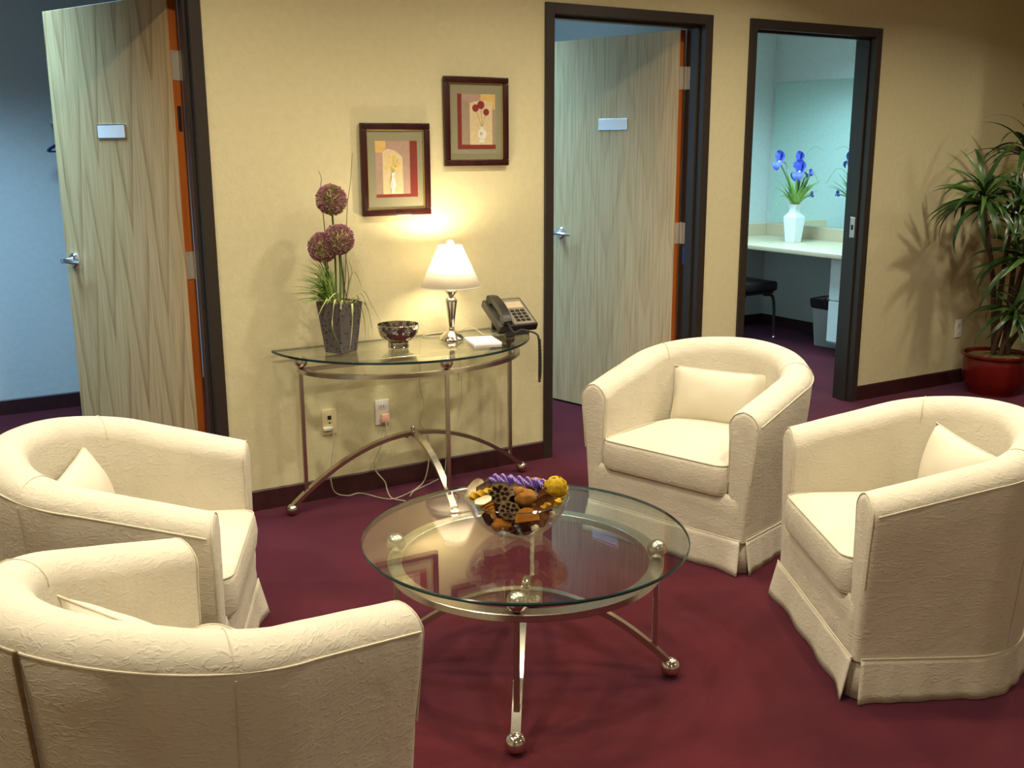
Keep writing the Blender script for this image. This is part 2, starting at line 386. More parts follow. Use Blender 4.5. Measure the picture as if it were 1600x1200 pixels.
# baseboards
BH = 0.091
def base_y(name, a, b_, y, s):
    bm = bmnew(); prism_pts = [(0, 0), (0.011, 0), (0.008, BH-0.006), (0.004, BH), (0, BH)]
    A = [bm.verts.new((a, y+s*d, z)) for d, z in prism_pts]; B = [bm.verts.new((b_, y+s*d, z)) for d, z in prism_pts]
    n = len(A); bm.faces.new(A); bm.faces.new(B[::-1])
    for k in range(n): bm.faces.new((A[k], B[k], B[(k+1) % n], A[(k+1) % n]))
    return struct(name, bm, 'baseboard_vinyl')
def base_x(name, a, b_, x, s):
    bm = bmnew(); pp = [(0, 0), (0.011, 0), (0.008, BH-0.006), (0.004, BH), (0, BH)]
    A = [bm.verts.new((x+s*d, a, z)) for d, z in pp]; B = [bm.verts.new((x+s*d, b_, z)) for d, z in pp]
    n = len(A); bm.faces.new(A); bm.faces.new(B[::-1])
    for k in range(n): bm.faces.new((A[k], B[k], B[(k+1) % n], A[(k+1) % n]))
    return struct(name, bm, 'baseboard_vinyl')
base_y('baseboard_back_left', XL, OPEN[0][0], 0, -1)
base_y('baseboard_back_middle', OPEN[0][1], 0.0, 0, -1)
base_y('baseboard_back_between', 1.016, OPEN[2][0], 0, -1)
base_y('baseboard_back_right', OPEN[2][1], 3.69, 0, -1)
base_x('baseboard_right', -0.52, -0.012, 3.69, -1)
base_y('baseboard_office_left', XL, -0.85, 2.4, -1)
base_y('baseboard_office_middle', -0.75, 1.25, 2.4, -1)
base_y('baseboard_office_right', 1.27, 3.847, 2.4, -1)
base_x('baseboard_partition', 0.30, 2.388, 1.25, -1)
base_x('baseboard_mirror_side', WT, 2.388, 3.847, -1)

# door frames: pressed steel, jambs with a stop
def door_frame(n, a, b_):
    t = thing('trim_%d' % n, (a, 0, 0), kind='structure')
    W_ = b_-a
    for s in (0, 1):
        bm = bmnew()
        X = (lambda x: x) if s == 0 else (lambda x: W_-x)
        def bx(x0, x1, y0, y1, z0, z1, bev): x0, x1 = sorted((X(x0), X(x1))); box(bm, x0, x1, y0, y1, z0, z1, bev, 1)
        bx(0, FW, -0.013, 0.138, 0, FH, 0.003)
        bx(FW-0.002, FW+0.014, 0.030, 0.086, 0, FH-FW, 0.003)
        obj('jamb', bm, 'frame_paint', t)
    bm = bmnew(); box(bm, FW-0.001, W_-FW+0.001, -0.013, 0.138, FH-FW, FH, 0.003, 1); box(bm, FW, W_-FW, 0.030, 0.086, FH-FW-0.014, FH-FW+0.002, 0.002, 1)
    obj('head', bm, 'frame_paint', t)
    return t
frames = [door_frame(i+1, *o) for i, o in enumerate(OPEN)]
# strike plate on the open doorway
bm = bmnew(); box(bm, 0.9495, 0.9515, 0.04, 0.075, 1.00, 1.12, 0.0008, 1); sp = obj('strike_plate', bm, 'hinge_steel', frames[2])
bm = bmnew(); box(bm, 0.9485, 0.9505, 0.05, 0.066, 1.045, 1.075); obj('strike_hole', bm, 'dark_slot', sp)
bm = bmnew(); box(bm, 0.9645, 0.9665, 0.092, 0.112, 0.91, 1.01, 0.0006, 1); obj('tape_strip', bm, 'blue_tape', frames[1])

def door(n, hx, ang, veneer, plate_z, hinges):
    t = thing('door_%d' % n, (hx, 0.137, 0), -R(ang), kind='structure')
    bm = bmnew(); box(bm, -0.908, -0.004, -0.045, 0, 0.012, 2.122, 0.0012, 1)
    leaf = obj('door_leaf', bm, [veneer, 'door_edge_stain'], t, 0)
    for pg in leaf.data.polygons:
        if abs(pg.normal.x) > 0.7: pg.material_index = 1
    for z in hinges:
        bm = bmnew(); box(bm, -0.0042, -0.0015, -0.043, -0.002, z-0.057, z+0.057, 0.0005, 1)
        h = obj('hinge', bm, 'hinge_steel', t)
        bm = bmnew(); lathe(bm, [(0.0, z-0.06), (0.0065, z-0.058), (0.0065, z+0.058), (0.0, z+0.062)], 12, Matrix.Translation((0.002, 0.003, 0)))
        obj('hinge_pin', bm, 'hinge_steel', h)
        T = Matrix.Rotation(R(ang), 4, 'Z')
        bm = bmnew(); box(bm, 0.0005, 0.0025, -0.042, 0.0, z-0.057, z+0.057, 0.0005, 1, T=T); obj('jamb_plate', bm, 'hinge_steel', h)
        bm = bmnew()
        for k in range(4): lathe(bm, [(0.004, 0), (0.003, 0.0012), (0.0, 0.0014)], 10, Matrix.Translation((-0.0042, -0.014-0.017*(k % 2), z-0.04+0.027*k)) @ Matrix.Rotation(-PI/2, 4, 'Y'))
        obj('screw', bm, 'satin_chrome', h)
    # lever handles both faces
    for s, yy in ((-1, -0.045), (1, 0.0)):
        bm = bmnew(); F = Matrix.Translation((-0.84, yy, 1.035)) @ Matrix.Rotation(PI/2 if s < 0 else -PI/2, 4, 'X')
        lathe(bm, [(0.034, 0), (0.034, 0.006), (0.028, 0.012), (0.016, 0.014), (0.0125, 0.02), (0.0125, 0.05), (0.0, 0.053)], 24, F)
        hd = obj('rose', bm, 'satin_chrome', t)
        bm = bmnew(); yl = yy+s*0.05
        pts = spline([(-0.852, yl, 1.035), (-0.82, yl+s*0.006, 1.037), (-0.77, yl+s*0.002, 1.033), (-0.735, yl-s*0.012, 1.030)], 6)
        tube(bm, pts, lambda q: 0.0115-0.003*q, 10); sphere(bm, (-0.852, yl, 1.035), 0.0125, 12, 8)
        obj('lever', bm, 'satin_chrome', hd)
    bm = bmnew(); box(bm, -0.555, -0.345, -0.050, -0.045, plate_z-0.031, plate_z+0.031, 0.001, 1)
    pl = obj('name_plate', bm, 'satin_chrome', t)
    bm = bmnew(); box(bm, -0.549, -0.351, -0.0512, -0.049, plate_z-0.026, plate_z+0.026); obj('plate_insert', bm, 'white_sign', pl)
    return t
d1 = door(1, OPEN[0][1]-FW-0.001, 68, 'oak_veneer', 1.605, (1.855, 1.062, 0.25))
d2 = door(2, OPEN[1][1]-FW-0.001, 77, 'oak_veneer_pale', 1.655, (1.882, 1.078, 0.25))
bm = bmnew(); box(bm, -0.005, -0.0025, -0.032, -0.014, 1.60, 1.70, 0.001, 1); obj('edge_slot', bm, 'dark_slot', d1)

# ceiling fixtures
def downlight(i, x, y):
    t = thing('recessed_downlight', (x, y, CEIL), label='white trimmed round recessed downlight in the lounge ceiling', cat='ceiling light', group='recessed downlights in the lounge ceiling')
    bm = bmnew(); lathe(bm, [(0.070, -0.001), (0.072, -0.008), (0.095, -0.006), (0.098, 0.0)], 28, cap=False); obj('trim_ring', bm, 'white_plastic', t)
    bm = bmnew(); lathe(bm, [(0.0, -0.003), (0.069, -0.003), (0.069, 0.0)], 24, cap=False); obj('lens', bm, 'downlight_lens', t)
    return t
for i, (x, y) in enumerate(DOWNLIGHTS): downlight(i, x, y)
for nm, (x, y, p, c, s) in zip(('leftmost', 'middle', 'rightmost'), ROOM_LIGHTS):
    t = thing('ceiling_troffer', (x, y, CEIL), label='rectangular fluorescent ceiling light in the %s back office' % nm, cat='ceiling light', group='fluorescent lights in the back offices')
    bm = bmnew()
    for a, b_, c, d in ((-0.6, 0.6, -0.3, -0.27), (-0.6, 0.6, 0.27, 0.3), (-0.6, -0.57, -0.27, 0.27), (0.57, 0.6, -0.27, 0.27)): box(bm, a, b_, c, d, -0.03, 0)
    obj('frame', bm, 'white_plastic', t)
    bm = bmnew(); box(bm, -0.57, 0.57, -0.27, 0.27, -0.02, 0); obj('diffuser', bm, 'troffer_lens', t)

# ------------------------------------------------------------------ armchairs
AW, AY0, AYB, AYF = 0.340, -0.02, 0.245, 0.342
HA, HB = 0.615, 0.756
def upath(n_arm=16, n_arc=64):
    pts = []
    for k in range(n_arm): pts.append(Vector((-AW, -AYF + (AY0+AYF)*k/n_arm, 0)))
    for k in range(n_arc+1):
        t = PI - PI*k/n_arc; ct, st = math.cos(t), math.sin(t); e = 2/1.88
        pts.append(Vector((AW*math.copysign(abs(ct)**e, ct), AY0+(AYB-AY0)*abs(st)**e, 0)))
    for k in range(n_arm): pts.append(Vector((AW, AY0 - (AY0+AYF)*(k+1)/n_arm, 0)))
    return pts
# resample evenly
def resample(pts, n):
    L = [0.0]
    for a, b_ in zip(pts, pts[1:]): L.append(L[-1] + (b_-a).length)
    out = []; j = 0
    for k in range(n+1):
        s = L[-1]*k/n
        while j < len(L)-2 and L[j+1] < s: j += 1
        d = L[j+1]-L[j]; out.append(pts[j].lerp(pts[j+1], (s-L[j])/d if d > 1e-9 else 0))
    return out
UP = resample(upath(), 132)
UN = []
for i, p_ in enumerate(UP):
    tg = UP[min(i+1, len(UP)-1)] - UP[max(i-1, 0)]; tg.normalize(); UN.append(Vector((-tg.y, tg.x, 0)))
def ztop(y):
    k = min(1, max(0, (y+AYF)/(AYB+AYF))); return HA + (HB-HA)*(1-(1-k)**1.05)
RR = 0.064
def section(zt):
    s = []
    for z in (0.120, 0.20, 0.28, 0.36, 0.44, 0.51): s.append((0.020 + 0.043*((z-0.12)/0.45)**1.15, z))
    s = [(o, 0.12 + (z-0.12)*(zt-0.068-0.12)/0.452) for o, z in s]
    for k in range(0, 13):
        a = PI*k/12; s.append((RR*math.cos(a), zt-RR*0.95+RR*0.95*math.sin(a)))
    for z in (0.50, 0.42, 0.34, 0.22, 0.12): s.append((-0.060+0.006*(0.5-z)/0.3, z if z < zt-0.1 else zt-0.1))
    return s
def fold(p, amp=0.004):
    return amp*(noise.noise(Vector((p.x*9, p.y*9, p.z*5))) + 0.6*noise.noise(Vector((p.x*5+p.z*22, p.y*5-p.z*18, p.z*14+3))))
def chair_shell():
    bm = bmnew(); rows = []
    def ring(base, nrm, zt, shrink=0.0, fwd=0.0):
        out = []
        for o, z in section(zt):
            o2 = o - math.copysign(min(abs(o), shrink), o); z2 = z - (shrink*0.8 if z > zt-0.06 else 0)
            p = base + nrm*o2 + Vector((0, -fwd, z2))
            f_ = fold(p)
            if z > 0.13: p += nrm*(f_ if o > 0 else -f_)
            out.append(bm.verts.new(p))
        return out
    n = len(UP)
    for sh, fw in ((0.020, 0.018), (0.010, 0.0155), (0.003, 0.009)): rows.append(ring(UP[0], UN[0], ztop(UP[0].y), sh, fw))
    for i in range(n): rows.append(ring(UP[i], UN[i], ztop(UP[i].y)))
    for sh, fw in ((0.003, 0.009), (0.010, 0.0155), (0.020, 0.018)): rows.append(ring(UP[-1], UN[-1], ztop(UP[-1].y), sh, fw))
    for a, b_ in zip(rows, rows[1:]):
        for k in range(len(a)-1): bm.faces.new((a[k], a[k+1], b_[k+1], b_[k]))
    for rg in (rows[0], rows[-1]):
        m_ = len(rg)
        for k in range(m_//2):
            q = (rg[k], rg[k+1], rg[m_-2-k], rg[m_-1-k])
            if len(set(q)) == 4: bm.faces.new(q)
            elif len(set(q)) == 3: bm.faces.new(tuple(dict.fromkeys(q)))
    return bm
def outline(hw, y0, y1, rf, rb, n=8):
    pts = []
    for cx, cy, r, a0 in ((hw-rf, y0+rf, rf, -PI/2), (hw-rb, y1-rb, rb, 0), (-hw+rb, y1-rb, rb, PI/2), (-hw+rf, y0+rf, rf, PI)):
        for k in range(n+1): a = a0 + PI/2*k/n; pts.append(Vector((cx+r*math.cos(a), cy+r*math.sin(a), 0)))
    return pts
def cushion_bm(hw, y0, y1, z0, z1, rf, rb, crown=0.02, edge=0.028):
    bm = bmnew(); O = outline(hw, y0, y1, rf, rb); c = Vector((0, (y0+y1)/2, 0)); rings = []
    prof = []
    for s in (0.05, 0.3, 0.55, 0.8): prof.append((1-s, 'b', s))
    def ring(ins, z, bulge=0.0):
        out = []
        for q in O:
            d = (c-q); L = d.length; p = q + d*(ins/L) - d*(bulge/L) if L > 1e-6 else q.copy()
            p = Vector((p.x, p.y, z)); p.z += 0.5*fold(p, 0.004); out.append(bm.verts.new(p))
        return out
    def frac(fr, z): return [bm.verts.new(Vector((c.x+(q.x-c.x)*fr, c.y+(q.y-c.y)*fr, z + 0.8*fold(Vector((q.x*fr, q.y*fr, z)), 0.004)))) for q in O]
    rings.append(frac(0.15, z0)); rings.append(frac(0.55, z0)); rings.append(ring(edge, z0))
    for k in range(1, 5): a = -PI/2 + PI/2*k/4; rings.append(ring(edge*(1-math.cos(a)), z0+edge*0.8*(1+math.sin(a)), 0.0))
    rings.append(ring(-0.006, (z0+z1)/2))
    for k in range(0, 5): a = PI/2*k/4; rings.append(ring(edge*(1-math.cos(a)), z1-edge*0.8*(1-math.sin(a))))
    for fr, h in ((0.80, 0.45), (0.6, 0.75), (0.35, 0.95), (0.12, 1.0)): rings.append(frac(fr, z1+crown*h))
    for a, b_ in zip(rings, rings[1:]):
        n = len(a)
        for k in range(n): bm.faces.new((a[k], a[(k+1) % n], b_[(k+1) % n], b_[k]))
    bm.faces.new(rings[0][::-1]); bm.faces.new(rings[-1])
    return bm
ZS = 0.130
def skirt_side():
    bm = bmnew(); rows = []
    n = len(UP)
    for i in range(n):
        corner = max(0, 1 - min(i, n-1-i)/14.0); row = []
        for z in (ZS, 0.112, 0.085, 0.055, 0.028, 0.003):
            k = (ZS-z)/ZS
            o = 0.023 + k*(0.010 + 0.016*corner) + 0.0035*k*math.sin(i*0.33) + 0.0025*k*math.sin(i*0.91+1)
            p = UP[i] + UN[i]*o + Vector((0, 0, z)); p.y -= 0.012*corner*k
            row.append(bm.verts.new(p))
        rows.append(row)
    for a, b_ in zip(rows, rows[1:]):
        for k in range(len(a)-1): bm.faces.new((a[k], a[k+1], b_[k+1], b_[k]))
    return bm
def skirt_front():
    bm = bmnew(); rows = []
    for i in range(41):
        u = -1+2*i/40; corner = max(0, (abs(u)-0.72)/0.28); row = []
        for z in (ZS, 0.112, 0.085, 0.055, 0.028, 0.003):
            k = (ZS-z)/ZS
            row.append(bm.verts.new((u*(0.350 + 0.010*k), -AYF-0.0235 - k*(0.010+0.016*corner) - 0.004*k*math.sin(i*0.5), z)))
        rows.append(row)
    for a, b_ in zip(rows, rows[1:]):
        for k in range(len(a)-1): bm.faces.new((a[k], a[k+1], b_[k+1], b_[k]))
    return bm
def solidify(o, t):
    md = o.modifiers.new('thickness', 'SOLIDIFY'); md.thickness = t; md.offset = 0; return o
def pillow_bm(wd, ht, th):
    bm = bmnew(); n = 18; G = {}
    for s in (-1, 1):
        for i in range(n+1):
            for j in range(n+1):
                u, v = -1+2*i/n, -1+2*j/n
                if s == 1 and (i in (0, n) or j in (0, n)): G[s, i, j] = G[-1, i, j]; continue
                pin = 1 - 0.045*(1-abs(u)**2)*abs(v)**4 ; pin2 = 1 - 0.05*(1-abs(v)**2)*abs(u)**4
                h = ((1-u*u)**0.55)*((1-v*v)**0.55)
                p = Vector((u*wd/2*pin2, s*th/2*h, v*ht/2*pin)); p.y += 0.003*noise.noise(p*14)
                G[s, i, j] = bm.verts.new(p)
    for s in (-1, 1):
        for i in range(n):
            for j in range(n): bm.faces.new((G[s, i, j], G[s, i+1, j], G[s, i+1, j+1], G[s, i, j+1]))
    return bm
def make_chair():
    t = thing('tub_armchair')
    obj('slipcover_body', chair_shell(), 'slipcover', t, 60)
    # front apron under the seat: runs across both arm fronts and tucks in under the cushion
    bm = bmnew(); rows = []
    for i in range(49):
        u = -1+2*i/48; row = []; e = max(0, (abs(u)-0.93)/0.07)
        for k in range(9):
            q = k/8; z = 0.118 + 0.176*q; p = Vector((u*(0.343+0.006*q), -AYF-0.0205, z)); p.y -= 0.5*fold(p, 0.012)*(1-q**4)*min(1.0, q*3.0) ; p.y += 0.0075*max(0, (q-0.7)/0.3)**2 + 0.016*e*e; row.append(bm.verts.new(p))
        rows.append(row)
    for a, b_ in zip(rows, rows[1:]):
        for k in range(8): bm.faces.new((a[k], a[k+1], b_[k+1], b_[k]))
    solidify(obj('front_apron', bm, 'slipcover', t, 60), 0.004)
    # seat deck (inside, under the cushion)
    bm = bmnew(); O = outline(0.285, -0.33, 0.185, 0.02, 0.25); A = [bm.verts.new((q.x, q.y, 0.13)) for q in O]; B = [bm.verts.new((q.x, q.y, 0.278)) for q in O]
    n = len(O); bm.faces.new(A[::-1]); bm.faces.new(B)
    for k in range(n): bm.faces.new((A[k], A[(k+1) % n], B[(k+1) % n], B[k]))
    obj('seat_deck', bm, 'slipcover', t)
    s = obj('seat_cushion', cushion_bm(0.283, -0.383, 0.180, 0.279, 0.405, 0.045, 0.25, crown=0.036), 'slipcover', t, 70)
    for z in (0.400, 0.290):
        bm = bmnew(); tube(bm, [Vector((q.x*0.985, -0.10+(q.y+0.10)*0.985, z)) for q in outline(0.284, -0.382, 0.180, 0.045, 0.25)], 0.0028, 6, closed=True); obj('piping', bm, 'slipcover_seam', s)
    a = solidify(obj('side_skirt', skirt_side(), 'slipcover', t, 60), 0.004)
    a = solidify(obj('front_skirt', skirt_front(), 'slipcover', t, 60), 0.004)
    for s_ in (-1, 1):
        bm = bmnew(); rows = []
        for i in range(7):
            u = i/6; row = []
            for z in (ZS-0.004, 0.07, 0.004):
                k = (ZS-z)/ZS
                row.append(bm.verts.new((s_*(0.322+0.040*u+0.008*k), -AYF-0.018 + 0.036*u - 0.012*k, z)))
            rows.append(row)
        for a_, b_ in zip(rows, rows[1:]):
            for k in range(2): bm.faces.new((a_[k], a_[k+1], b_[k+1], b_[k]))
        solidify(obj('kick_pleat', bm, 'slipcover', t, 60), 0.004)
    # welts: skirt seam, roll seam, arm-front seams, cross seams over the roll
    bm = bmnew(); tube(bm, [UP[i]+UN[i]*0.0245+Vector((0, 0, ZS)) for i in range(len(UP))], 0.003, 6); obj('skirt_seam', bm, 'slipcover_seam', t)
    bm = bmnew(); tube(bm, [(-0.352+0.704*k/12, -AYF-0.0235, ZS) for k in range(13)], 0.003, 6); obj('skirt_seam', bm, 'slipcover_seam', t)
    bm = bmnew(); tube(bm, [UP[i]+UN[i]*(RR*0.965+0.0015)+Vector((0, 0, ztop(UP[i].y)-RR*0.78)) for i in range(len(UP))], 0.0028, 6); obj('roll_seam', bm, 'slipcover_seam', t)
    for i, sg in ((0, 1), (len(UP)-1, 1)):
        pts = []
        for o, z in section(ztop(UP[i].y)):
            if z > 0.14: pts.append(UP[i] + UN[i]*(o-math.copysign(0.004, o)) + Vector((0, -0.0125, z-(0.003 if z > 0.58 else 0))))
        pts = [p for p in pts if p.z > 0.29]; bm = bmnew(); tube(bm, pts, 0.0022, 6); obj('arm_front_seam', bm, 'slipcover_seam', t)
    for i in (int(len(UP)*0.275), int(len(UP)*0.725)):
        pts = []; zt = ztop(UP[i].y)
        for k in range(0, 13): a = PI*k/12*0.98+0.02; pts.append(UP[i]+UN[i]*((RR+0.0008)*math.cos(a)) + Vector((0, 0, zt-RR*0.95+(RR*0.95+0.0008)*math.sin(a))))
        bm = bmnew(); tube(bm, pts, 0.0018, 6); obj('cross_seam', bm, 'slipcover_seam', t)
        pts = [UP[i]+UN[i]*(o+0.001+fold(UP[i]+UN[i]*o+Vector((0, 0, z))))+Vector((0, 0, z)) for o, z in section(zt)[:7]]
        bm = bmnew(); tube(bm, pts, 0.0018, 6); obj('back_seam', bm, 'slipcover_seam', t)
    i = int(len(UP)*0.478)
    pts = [UP[i]+UN[i]*(o+0.0055)+Vector((0, 0, z)) for o, z in section(ztop(UP[i].y))[:8]]
    bm = bmnew(); tube(bm, pts, 0.0045, 6); obj('closure_slit', bm, 'closure_tape', t)
    return t
CHAIRS = [((-2.263, -1.188), 66.2, 'cream slipcovered tub armchair by the oak door, left of the console table'),
          ((0.067, -1.169), -73.45, 'cream slipcovered tub armchair standing in front of the middle doorway, facing the viewer'),
          ((-0.039, -2.293), -118.53, 'cream slipcovered tub armchair at the right edge, seen from its side'),
          ((-2.361, -2.238), 116.7, 'cream slipcovered tub armchair nearest the viewer, seen from behind')]
PILLOWS = [((0.015, 0.060, 0.540), -20, 3, 'cream cushion leaning in the armchair by the oak door'),
           ((-0.040, 0.095, 0.520), -10, 12, 'cream cushion leaning in the armchair before the middle doorway'),
           ((-0.005, 0.058, 0.545), -12, 0, 'cream cushion leaning in the armchair at the right edge'),
           ((-0.010, 0.045, 0.550), -14, 0, 'cream cushion mostly hidden by the back of the nearest armchair')]
chair0 = make_chair(); pil0 = None
for i, ((x, y), a, lab) in enumerate(CHAIRS):
    c = chair0 if i == 0 else copy_tree(chair0)
    c.location = (x, y, 0); c.rotation_euler = (0, 0, R(a)); tag(c, lab, 'armchair', 'cream tub armchairs around the coffee table')
    (px, py, pz), tilt, yw, plab = PILLOWS[i]
    if pil0 is None:
        p = pil0 = thing('throw_pillow'); obj('pillow_cover', pillow_bm(0.40, 0.235, 0.12), 'pillow_cloth', p, 70)
        bm = bmnew()
        tube(bm, [(0.200*math.copysign(min(1, abs(q[0])), q[0])*(1-0.05*(1-q[1]**2)), 0, 0.1175*q[1]*(1-0.045*(1-q[0]**2))) for q in
                  [(-1+k/6, -1) for k in range(12)]+[(1, -1+k/6) for k in range(12)]+[(1-k/6, 1) for k in range(12)]+[(-1, 1-k/6) for k in range(12)]], 0.0025, 6, closed=True)
        obj('edge_seam', bm, 'slipcover_seam', p)
    else: p = copy_tree(pil0)
    p.matrix_world = Matrix.Translation((x, y, 0)) @ Matrix.Rotation(R(a), 4, 'Z') @ Matrix.Translation((px, py, pz)) @ Matrix.Rotation(R(yw), 4, 'Z') @ Matrix.Rotation(R(tilt), 4, 'X')
    tag(p, plab, 'cushion', 'cushions in the tub armchairs')

# ------------------------------------------------------------------ coffee table
CT = Vector((-1.228, -1.81, 0)); FA = math.atan2(-0.353, -0.249)
t = thing('coffee_table', CT, FA, 'round glass coffee table on arched brushed steel legs with ball feet', 'table')
GZ0, GZ1 = 0.430, 0.440; GR = 0.474
bm = bmnew(); lathe(bm, [(0.0, GZ0), (GR-0.003, GZ0), (GR, GZ0+0.003), (GR, GZ1-0.003), (GR-0.003, GZ1), (0.0, GZ1)], 128)
g = obj('glass_top', bm, ['table_glass', 'glass_edge'], t, 40)
for pg in g.data.polygons:
    if abs(pg.normal.z) < 0.8: pg.material_index = 1
bm = bmnew(); lathe(bm, [(0.362, 0.352), (0.399, 0.352), (0.401, 0.354), (0.401, 0.372), (0.399, 0.374), (0.362, 0.374), (0.360, 0.372), (0.360, 0.354), (0.362, 0.352)], 96, cap=False); obj('ring_rail', bm, 'brushed_nickel', t)
def arch_pts(rf, za, zf, n=18): return [(rf*k/n, 0, zf+(za-zf)*(1-(k/n)**2.0)) for k in range(n+1)]
for q in range(4):
    Rz = Matrix.Rotation(q*PI/2, 4, 'Z')
    bm = bmnew(); tube(bm, [Rz @ Vector(p) for p in arch_pts(0.425, 0.262, 0.048)], 0, rect=(0.026, 0.017)); obj('arched_leg', bm, 'brushed_nickel', t)
    bm = bmnew(); z0 = 0.048+(0.262-0.048)*(1-(0.382/0.425)**2); box(bm, 0.374, 0.390, -0.008, 0.008, z0-0.004, 0.354, 0.001, 1, T=Rz); obj('post', bm, 'brushed_nickel', t)
    bm = bmnew(); sphere(bm, Rz @ Vector((0.432, 0, 0.0295)), 0.0295, 28, 16); obj('ball_foot', bm, 'polished_nickel', t)
    bm = bmnew(); sphere(bm, Rz @ Vector((0.382, 0, 0.402)), 0.0285, 28, 16); obj('ball_spacer', bm, 'brushed_nickel', t)
bm = bmnew(); sphere(bm, (0, 0, 0.284), 0.0125, 20, 12); lathe(bm, [(0.018, 0.268), (0.016, 0.273), (0.006, 0.276)], 20); obj('crown_ball', bm, 'polished_nickel', t)

# glass bowl with potpourri
BP = Vector((-1.250, -1.800, GZ1))
BO = -YAW   # local x points to the viewer's right
t = thing('glass_bowl', BP, BO, 'clear glass bowl filled with potpourri on the coffee table', 'bowl')
prof_o = [(0.0, 0.0), (0.046, 0.0), (0.052, 0.003), (0.075, 0.014), (0.100, 0.031), (0.122, 0.055), (0.137, 0.080), (0.147, 0.106), (0.1505, 0.116)]
prof_i = [(0.149, 0.1175), (0.1465, 0.117), (0.143, 0.106), (0.133, 0.081), (0.118, 0.057), (0.097, 0.035), (0.072, 0.0185), (0.045, 0.008), (0.0, 0.006)]
def fine(pr): return [(p.x, p.z) for p in spline([(a, 0, b_) for a, b_ in pr], 4)]
bm = bmnew(); lathe(bm, prof_o[:2]+fine(prof_o[1:])+fine(prof_i), 72); obj('bowl_shell', bm, 'bowl_glass', t, 50)
bm = bmnew(); tube(bm, [(0.1488*math.cos(2*PI*k/96), 0.1488*math.sin(2*PI*k/96), 0.117) for k in range(96)], 0.0024, 8, closed=True); obj('rim', bm, 'rim_glass', t)
TB = Matrix.Translation(BP) @ Matrix.Rotation(BO, 4, 'Z')
def pp(name, bm, mats, loc, rot, label, cat, smooth=40):
    o = obj(name, bm, mats, None, smooth)
    o.matrix_world = TB @ Matrix.Translation(loc) @ Matrix.Rotation(R(rot[2]), 4, 'Z') @ Matrix.Rotation(R(rot[1]), 4, 'Y') @ Matrix.Rotation(R(rot[0]), 4, 'X')
    tag(o, label, cat, 'potpourri in the glass bowl'); return o
def twist_bm(L, r, turns, lobes, tip=0.5, mi2=None):
    bm = bmnew(); n = 48; seg = lobes*6; rings = []
    for i in range(n+1):
        s = i/n; k = r*min(1, (0.35+s*6))*min(1, tip+(1-s)*5)
        ring = []
        for j in range(seg):
            a = 2*PI*j/seg; rad = k*(1-0.30*abs(math.sin(lobes*a/2)))
            aa = a + turns*2*PI*s; ring.append(bm.verts.new((L*(s-0.5), rad*math.cos(aa), rad*math.sin(aa))))
        rings.append(ring)
    for i_, (a, b_) in enumerate(zip(rings, rings[1:])):
        for j in range(seg):
            f = bm.faces.new((a[j], a[(j+1) % seg], b_[(j+1) % seg], b_[j]))
            if mi2 is not None and (j % 6 == 0 or (i_ // 2 + j) % 5 == 0): f.material_index = mi2
    bm.faces.new(rings[0]); bm.faces.new(rings[-1][::-1]); return bm
def pod(name_lab, loc, rot, r):
    t_ = thing('lotus_pod', label=name_lab, cat='seed pod', group='potpourri in the glass bowl')
    t_.matrix_world = TB @ Matrix.Translation(loc) @ Matrix.Rotation(R(rot[2]), 4, 'Z') @ Matrix.Rotation(R(rot[0]), 4, 'X')
    bm = bmnew(); seg = 36; rings = []
    for rr_, z in ((0.15, -1.1), (0.45, -0.7), (0.8, -0.2), (1.0, -0.02), (1.02, 0.04), (0.95, 0.06)):
        rings.append([bm.verts.new((r*rr_*(1+0.05*math.cos(9*2*PI*k/seg))*math.cos(2*PI*k/seg), r*rr_*(1+0.05*math.cos(9*2*PI*k/seg))*math.sin(2*PI*k/seg), r*z)) for k in range(seg)])
    for a, b_ in zip(rings, rings[1:]):
        for k in range(seg): bm.faces.new((a[k], a[(k+1) % seg], b_[(k+1) % seg], b_[k]))
    bm.faces.new(rings[0][::-1]); bm.faces.new(rings[-1]); obj('pod_body', bm, 'pp_pod', t_)
    for q in range(11):
        rad, a = (0.66, 2*PI*q/8) if q < 8 else (0.27, 2*PI*q/3)
        bm = bmnew(); lathe(bm, [(r*0.20, r*0.05), (r*0.195, r*0.085), (r*0.14, r*0.09), (0, r*0.065)], 10, Matrix.Translation((r*rad*math.cos(a), r*rad*math.sin(a), 0)))
        obj('seed_hole', bm, 'pp_dark', t_)
pp('purple_twist', twist_bm(0.175, 0.0225, 2.4, 3, 0.5, 1), ['pp_purple', 'pp_lilac'], (0.005, 0.045, 0.140), (0, 6, -4), 'purple woven twist lying across the top of the potpourri', 'twist')
pp('yellow_twist', twist_bm(0.085, 0.0135, 1.3, 3), 'pp_mustard', (-0.098, 0.005, 0.122), (0, -14, 10), 'mustard yellow twisted pod at the left of the bowl', 'twist')
pod('large brown lotus pod with round seed holes, topmost', (-0.050, -0.012, 0.126), (38, 0, -8), 0.034)
pod('smaller lotus pod lying lower at the front of the bowl', (-0.022, -0.070, 0.096), (35, 0, 10), 0.031)
pod('lotus pod pressed against the glass near the bottom', (-0.018, -0.068, 0.056), (75, 0, 4), 0.022)
